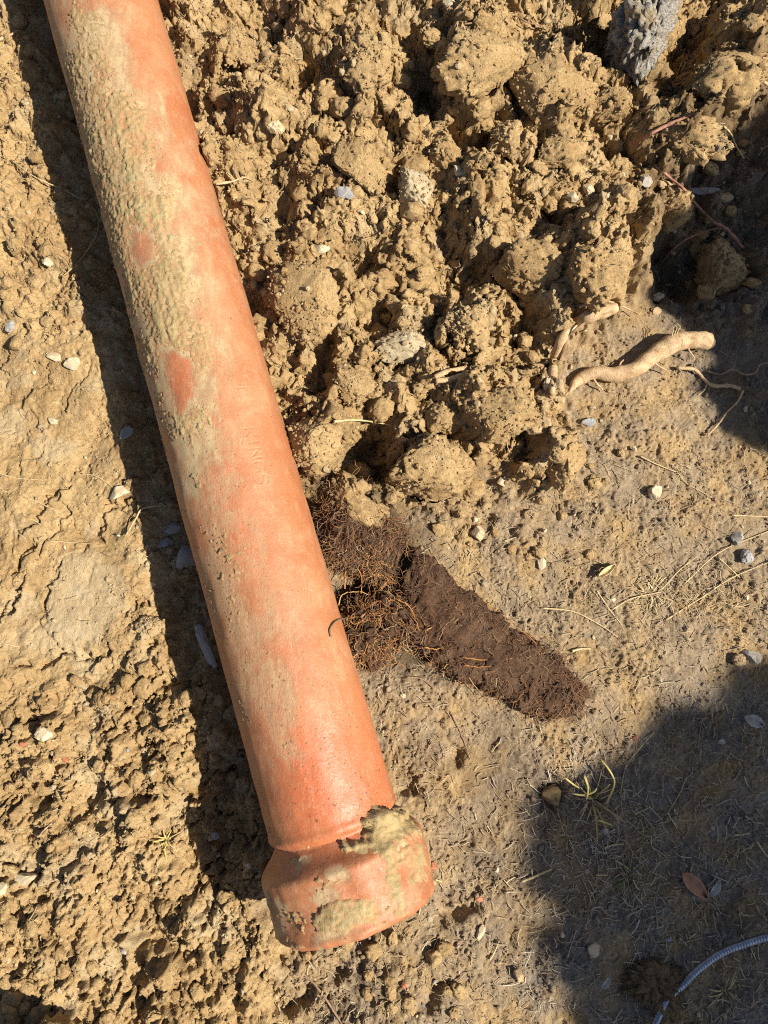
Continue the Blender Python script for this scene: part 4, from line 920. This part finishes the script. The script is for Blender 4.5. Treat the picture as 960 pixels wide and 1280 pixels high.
# ------------------------------------------------------------------ matted root plug pulled from the pipe
rp = empty('root_mat', tuple(at(600, 780)), 'dark brown mat of fibrous roots pulled from the pipe, lying beside it', 'root mat'); o3 = np.array(rp.location)
def mat_loft(name, top_e, bot_e, hprof, seed, ns=150, nc=64, tilt=0.0):
    T_, B_ = catmull([(u, v, 0) for u, v in top_e], ns)[:, :2], catmull([(u, v, 0) for u, v in bot_e], ns)[:, :2]
    tt = np.linspace(0, 1, ns); ph = np.arange(nc) * 2 * np.pi / nc; VV = np.zeros((ns, nc, 3))
    jt = 5.5 * fbm2(tt * 14, tt * 0 + 3, seed, 5, .65); jb = 6.5 * fbm2(tt * 14, tt * 0 + 9, seed + 1, 5, .65)
    hz = np.interp(tt, *hprof)
    m5 = [0.5 * (T_[k] + B_[k]) for k in np.linspace(0, ns - 1, 5).astype(int)]
    bz = np.interp(tt, np.linspace(0, 1, 5), [float(zmean(*at(*m)[:2], .02)) for m in m5]) - .004
    for i in range(ns):
        c = .5 * (T_[i] + B_[i]); hw = .5 * (T_[i] - B_[i]); ln = np.linalg.norm(hw) + 1e-6
        for j in range(nc):
            k = math.copysign(abs(math.cos(ph[j])) ** .75, math.cos(ph[j])); q = c + hw * k * (1 + (jt[i] if k > 0 else jb[i]) / max(ln, 14) * abs(k))
            sn = math.sin(ph[j]); h = hz[i] * (abs(sn) ** .32 if sn > 0 else -.25 * abs(sn)) * (1 + tilt * k)
            VV[i, j] = px(q[0], q[1], bz[i] + h)
    Vf = VV.reshape(-1, 3); ctr = np.repeat(VV.mean(1), nc, 0); dv = Vf - ctr; dv /= np.linalg.norm(dv, axis=1)[:, None] + 1e-9
    Vf = Vf + dv * (fbm3(Vf * 45, seed + 3, 5, .6) * .0050 + fbm3(Vf * 240, seed + 4, 3, .75) * .0026)[:, None]
    q4 = grid_faces(ns, nc, True); c0, c1 = len(Vf), len(Vf) + 1; V2 = np.vstack([Vf, VV[0].mean(0), VV[-1].mean(0)]); jj = np.arange(nc); j2 = (jj + 1) % nc
    caps = np.concatenate([np.stack([0 * jj + c0, j2, jj, jj], -1), np.stack([0 * jj + c1, (ns - 1) * nc + jj, (ns - 1) * nc + j2, (ns - 1) * nc + j2], -1)])
    me = bpy.data.meshes.new(name); me.from_pydata((V2 - o3).tolist(), [], [list(r) for r in q4] + [list(r[:3]) for r in caps]); me.polygons.foreach_set('use_smooth', np.full(len(me.polygons), True)); me.update()
    link(name, me, M_MAT, rp); return Vf.reshape(ns, nc, 3)
ns, nc = 150, 64
tongue = mat_loft('tongue', [(522, 682), (578, 735), (633, 778), (682, 812), (716, 846), (734, 872)], [(499, 740), (512, 802), (560, 836), (633, 877), (690, 897), (728, 886)], ([0, .04, .5, .85, 1], [.032, .036, .032, .022, .006]), 41, tilt=.15)
neck = mat_loft('neck', [(402, 616), (436, 606), (470, 628), (496, 656), (512, 672)], [(398, 690), (428, 708), (456, 714), (474, 718), (487, 728)], ([0, .1, .6, .97, 1], [.030, .046, .048, .042, .036]), 61, tilt=.1)
top = np.concatenate([tongue, neck]); ns = 300
HEADS = [(500, 775, 34, 30, .030, 4), (458, 800, 26, 28, .024, 5), (462, 768, 24, 9, .030, 7)]
hv, hf, o_ = [], [], 0
for (u, v, a, b, h, s) in HEADS:
    vv, f = clod_verts(5, 800 + s, .35, 0, .25); p = at(u, v); q = px(u, v, p[2] + .01)
    vv = vv * np.array((a * MPP, b * MPP, h)); vv[:, 2] += h * .25; vv = vv + np.array((q[0], q[1], max(p[2], 0.0))) - o3
    hv.append(vv); hf.append(f + o_); o_ += len(vv)
link('root_ball', mesh_np('root_ball', np.concatenate(hv), np.concatenate(hf)), M_MAT, rp)
# surface fibres, too many to count
polys, rads, tin = [], [], []
def wander(p, L, a, n=6, bend=.6, zup=.0):
    P = [p]; zz = 0
    for k in range(n - 1):
        a += random.gauss(0, bend); zz = random.gauss(zup, .35); P.append(P[-1] + np.array((math.cos(a), math.sin(a), zz)) * L / (n - 1))
    return np.array(P)
BR_ = [(.14, .070, .038), (.22, .105, .055), (.09, .055, .033), (.26, .13, .055), (.20, .14, .09)]
OR_ = [(.40, .18, .055), (.46, .25, .09), (.30, .13, .045), (.24, .13, .07), (.42, .30, .16), (.10, .06, .035)]
for _ in range(3200):
    i = int(ns * random.random()); j = random.randrange(0, nc // 2 + 1); p = top[i, j] + (0, 0, .0008)
    edge_ = j < 4 or j > nc // 2 - 4
    polys.append(wander(p, random.uniform(.006, .020), random.uniform(0, 6.28), 6, .8, .04)); rads.append(random.uniform(.00014, .00032))
    if _ % 4 == 0: rads[-1] *= 1.7
    tin.append(random.choice(OR_ if (edge_ and random.random() < .5) or random.random() < .09 else BR_))
allh = np.concatenate(hv) + o3
for _ in range(3600):
    p = allh[random.randrange(len(allh))]
    u, v = proj(*p); low_ = v > 690
    if p[2] < 0.004: continue
    if _ % 3 == 0: p = neck[random.randrange(0, 120), random.randrange(0, nc // 2 + 1)] + (0, 0, .001); u, v = proj(*p); low_ = v > 690 and random.random() < .5
    polys.append(wander(p, random.uniform(.010, .034), random.uniform(0, 6.28), 8, .8, .06)); rads.append(random.uniform(.0002, .0005))
    tin.append(random.choice(OR_ if (low_ and u > 430 and random.random() < .70) or random.random() < .16 else BR_))
v_, q_, t_ = strands(polys, rads, tin); me = mesh_np('fibres', v_ - o3, q_); color_attr(me, 'tint', t_)
tag(link('root_fibres', me, M_FIBRE, rp), None, None, None, 'stuff')
M_OR = wood_material('orange_rootlet', (0.50, 0.25, 0.08), (0.36, 0.16, 0.05), 200); M_YEL = wood_material('pale_rootlet', (0.55, 0.36, 0.15), (0.42, 0.24, 0.09), 200)
for P, r, m, hb in [([(404, 700), (425, 703), (440, 700), (450, 694)], .0011, M_YEL, .034), ([(424, 755), (430, 742), (445, 738), (462, 742)], .0013, M_YEL, .034), ([(430, 735), (432, 715), (440, 706), (448, 722), (446, 742)], .0015, M_OR, .036),
                    ([(455, 725), (475, 720), (486, 730), (478, 742)], .0012, M_OR, .036), ([(448, 712), (462, 718), (480, 716), (492, 722)], .0011, M_OR, .036), ([(532, 788), (545, 782), (560, 784), (572, 776)], .0011, M_YEL, .032),
                    ([(495, 748), (512, 758), (522, 775), (530, 790)], .0012, M_OR, .034), ([(578, 822), (610, 824), (640, 822), (662, 820)], .0013, M_OR, .030), ([(580, 834), (600, 834), (618, 833)], .0012, M_OR, .030),
                    ([(576, 838), (588, 852), (600, 866), (606, 870)], .0009, M_YEL, .018), ([(530, 808), (545, 811), (556, 810)], .0014, M_OR, .028), ([(600, 748), (640, 776), (668, 800), (680, 810)], .0012, M_OR, .020),
                    ([(408, 680), (402, 690), (406, 702)], .0009, M_YEL, .030), ([(470, 775), (490, 768), (505, 780), (500, 800)], .0011, M_OR, .034), ([(440, 800), (455, 792), (470, 800), (480, 815)], .0010, M_OR, .030), ([(548, 800), (556, 784), (570, 772)], .0007, M_TWIG, .034)]:
    W_ = catmull([px(u, v, hb + random.uniform(-.002, .003)) for u, v in P], 16)
    W_ = W_ + np.cumsum(RS.normal(size=W_.shape) * .0006, 0)
    link('rootlet', tube_mesh('rootlet', [tube(W_ - o3, np.linspace(r, r * .5, 16) * .68, 6, .15, 1)]), m, rp)
hk = np.array([pipe_pt(np.array(q_[0]), np.array(q_[1]), .0016) for q_ in [pipe_uv(*w_) for w_ in [(412, 796), (411, 787), (418, 777), (427, 774), (433, 778)]]])
tag(link('twig', tube_mesh('twig', [tube(catmull(hk, 20), np.linspace(.0011, .0006, 20), 6, .2, 1)]), M_BARK), 'small dark hooked rootlet stuck to the right side of the pipe', 'root', GT)

# ------------------------------------------------------------------ steel drain cable
P = [px(u, v, z) for u, v, z in [(790, 1400, .012), (806, 1320, .012), (818, 1282, .012), (827, 1262, .010), (834, 1248, .010), (852, 1232, .012), (872, 1212, .016), (900, 1192, .018), (930, 1180, .018), (965, 1170, .018), (1030, 1160, .015), (1150, 1165, .010)]]
for p in P: p[2] = max(p[2], float(zt(p[0], p[1])) + .005)
C = catmull(P, 700); seg = np.linalg.norm(np.diff(C, axis=0), axis=1).sum()
sl = np.concatenate([[0], np.cumsum(np.linalg.norm(np.diff(C, axis=0), axis=1))])
n_c = int(seg / .00055); si = np.linspace(0, seg, n_c); C2 = np.stack([np.interp(si, sl, C[:, k]) for k in range(3)], -1)
prof = .0037 + .0008 * np.abs(np.sin(si * np.pi / .0034)) ** .6
vv, q, c = tube(C2, prof, 12)
cb = empty('drain_cable', tuple(at(905, 1192)), 'blue grey coiled steel drain cable curving through the lower right shade', 'cable')
link('coil', tube_mesh('coil', [(vv - np.array(cb.location), q, c)]), M_STEEL, cb)

# ------------------------------------------------------------------ leaves, grass
def leaf(name, lab, u0, v0, u1, v1, w, mat, curl=.004, lift=.004, group=None, cat='leaf'):
    a, b = at(u0, v0), at(u1, v1); a[2] += lift; b[2] += lift * .6; n = 14; m = 7; d = b - a; L_ = np.linalg.norm(d); d /= L_; s = np.cross((0, 0, 1), d); s /= np.linalg.norm(s); V_ = []
    for i in range(n):
        t = i / (n - 1); ww = w * (math.sin(math.pi * t ** .8) ** .8) + w * .03
        for j in range(m):
            k = j / (m - 1) * 2 - 1
            V_.append(a + d * L_ * t + s * ww * k + np.array((0, 0, curl * (k * k * 1.2 - abs(1 - abs(k)) * .3) + .0035 * math.sin(t * 3.1) + .0006 * math.sin(t * 19 + k * 3))))
    me = mesh_np(name, np.array(V_) - a, grid_faces(n, m)); o = link(name, me, mat, None, tuple(a))
    md = o.modifiers.new('thickness', 'SOLIDIFY'); md.thickness = .0004
    used_labels.add(lab); return tag(o, lab, cat, group)
leaf('leaf', 'pinkish brown dry leaf lying in the lower right shade', 850, 1089, 882, 1121, .0085, M_LEAF)
leaf('leaf', 'curled grey leaf standing beside the pinkish dry leaf', 884, 1118, 898, 1098, .0042, M_LEAFG, .003)
leaf('leaf', 'tiny bright pale leaf in the upper part of the lower shade', 895, 927, 905, 925, .0030, M_LEAFG, .0015)
leaf('leaf', 'tiny bluish white leaf under the grass tuft', 751, 1038, 760, 1036, .0030, M_LEAFG, .0015)
leaf('leaf', 'thin bleached leaf on the lower right ground', 750, 1233, 762, 1217, .0034, M_LEAFG, .002)
leaf('leaf', 'pale curled leaf on flat dirt near the faded grass', 746, 722, 768, 706, .0044, M_STRAW, .003)
leaf('leaf', 'narrow tan leaf in the upper pipe shadow', 100, 350, 112, 376, .0034, M_TWIG, .002)
leaf('leaf', 'crumpled bluish leaf near the right edge of the shade', 928, 896, 952, 906, .0070, M_LEAFG, .004)
def tuft(name, lab, u, v, n, hmin, hmax, spread, cols):
    c = at(u, v); r_ = empty(name, tuple(c), lab, 'grass'); used_labels.add(lab)
    me_cols = cols; k = 0
    for i in range(n):
        a = random.uniform(0, 6.28); h = random.uniform(hmin, hmax); lean = random.uniform(.5, 1.6); rr0 = spread * random.random() ** .7
        b = np.array((math.cos(a) * rr0 * .4, math.sin(a) * rr0 * .4, -.002)); a2 = a + random.gauss(0, .5); P_ = []
        for t in np.linspace(0, 1, 8): P_.append(b + np.array((math.cos(a2) * h * lean * t ** 1.3, math.sin(a2) * h * lean * t ** 1.3, h * (t - .45 * t * t * lean * .8))))
        link('blade', tube_mesh('blade', [tube(np.array(P_), np.linspace(.0013, .0004, 8), 5, 0, 0, .45)]), random.choice(cols), r_)
    return r_
M_GRG = simple('green_grass', (0.10, 0.13, 0.045), (0.16, 0.17, 0.06), 60, .6); M_GRY = simple('yellow_grass', (0.55, 0.44, 0.13), (0.42, 0.36, 0.12), 60, .6)
tg_ = tuft('grass_tuft', 'sparse grass tuft with yellow tips at the shadow edge', 742, 1000, 26, .010, .030, .022, [M_GRG, M_STRAW, M_STRAW, M_GRY, M_TWIG])
for P in ([(750, 948), (763, 965), (768, 980), (758, 1005)], [(706, 972), (716, 980), (724, 985)], [(715, 992), (730, 994), (742, 990), (746, 985)], [(748, 1025), (756, 1028), (766, 1032)], [(733, 1000), (735, 985), (730, 970)]):
    W_ = catmull([px(u, v, float(at(u, v)[2]) + .018) for u, v in P], 14)
    link('blade', tube_mesh('blade', [tube(W_ - np.array(tg_.location), np.interp(np.linspace(0, 1, 14), [0, .2, .8, 1], [.0005, .0012, .0011, .0005]), 6, .1, 2, .5)]), M_GRY, tg_)
tuft('grass_tuft', 'small dark green sprig in the lower right shade', 785, 1098, 20, .006, .016, .020, [M_GRG, M_GRG, M_TWIG])
tuft('grass_tuft', 'faded flattened grass patch on the sunlit dirt at right', 815, 744, 34, .004, .012, .045, [M_STRAW, M_STRAW, M_STRAW, M_GRG])
tuft('grass_tuft', 'pale tiny grass sprig at the edge of the shadow left of the socket', 208, 1050, 12, .006, .014, .012, [M_STRAW, M_GRY])
tuft('grass_tuft', 'brown dry sprig below the steel cable', 905, 1240, 12, .008, .02, .016, [M_TWIG, M_STRAW])

# ------------------------------------------------------------------ unseen leafy casters, added and shaped to throw the two big shadows
def leafy_caster(lab, poly, hmin, hmax, n, size, stem_at):
    g = [px(u, v, 0.0)[:2] for u, v in poly]; xs = [q[0] for q in g]; ys = [q[1] for q in g]; lv = []
    gp = [(a, b) for a, b in g]
    r_ = empty('shadow_caster', (stem_at[0], stem_at[1], 0), lab, 'leafy_caster', 'added shadow casters out of view'); o_s = np.array(r_.location); ts = np.array(to_sun)
    while len(lv) < n:
        x = RS.uniform(min(xs), max(xs), 4000); y = RS.uniform(min(ys), max(ys), 4000)
        d = sdf_poly(x.astype(np.float32), y.astype(np.float32), gp) + 0.02 * fbm2(x * 14, y * 14, 77, 3); 
        for a, b in zip(x[d > size * .35], y[d > size * .35]): lv.append((a, b))
    lv = np.array(lv[:n]); h = RS.uniform(hmin, hmax, n)
    ctr_ = np.stack([lv[:, 0], lv[:, 1], 0 * h], -1) + ts * (h / ts[2])[:, None]
    V_, Fq = np.empty((n, 6, 3)), []
    for i in range(n):
        a = RS.normal(size=3) + ts * .0; a /= np.linalg.norm(a); b = np.cross(a, RS.normal(size=3)); b /= np.linalg.norm(b); nn = np.cross(a, b); s = size * RS.uniform(.7, 1.2)
        V_[i] = ctr_[i] + np.array((-a * s, -a * s * .3 + b * s * .42 + nn * s * .1, a * s * .4 + b * s * .36 + nn * s * .1, a * s, a * s * .4 - b * s * .36 + nn * s * .1, -a * s * .3 - b * s * .42 + nn * s * .1))
    i6 = np.arange(n)[:, None] * 6
    Fq = np.concatenate([i6 + np.array((0, 1, 2, 3)), i6 + np.array((0, 3, 4, 5))])
    tag(link('foliage', mesh_np('foliage', V_.reshape(-1, 3) - o_s, Fq), M_FOL, r_), None, None, None, 'stuff')
    mid_ = ctr_.mean(0) - o_s
    for k in range(6):
        tgt = ctr_[RS.randint(n)] - o_s
        link('stem', tube_mesh('stem', [tube(catmull([np.array((.02 * k - .05, 0, -.02)), tgt * .35 + (0, 0, .1), tgt], 12), np.linspace(.012, .004, 12), 8, .15, k)]), M_BARK, r_)
SHB = [(1000, 806), (905, 850), (850, 885), (765, 946), (720, 985), (672, 1005), (655, 1040), (668, 1085), (694, 1130), (684, 1180), (706, 1235), (722, 1300), (735, 1345), (1070, 1360), (1110, 1000), (1090, 806)]  # shadow outline that shapes the added caster
SHA = [(1000, 120), (930, 158), (870, 190), (830, 250), (796, 310), (800, 365), (850, 405), (884, 440), (880, 480), (900, 520), (935, 556), (1000, 592), (1080, 600), (1110, 350), (1080, 120)]
leafy_caster('tall leafy shadow caster added unseen beyond the lower right of the dig', SHB, 2.0, 2.6, 9000, .022, (2.6, -1.0))
leafy_caster('lower leafy shadow caster added unseen beyond the upper right of the dig', SHA, .8, 1.2, 8000, .015, (1.35, 0.05))

print('tris', sum(len(m.polygons) * (2 if len(m.polygons) and m.polygons[0].loop_total == 4 else 1) for m in bpy.data.meshes), 'mid', n_mid)
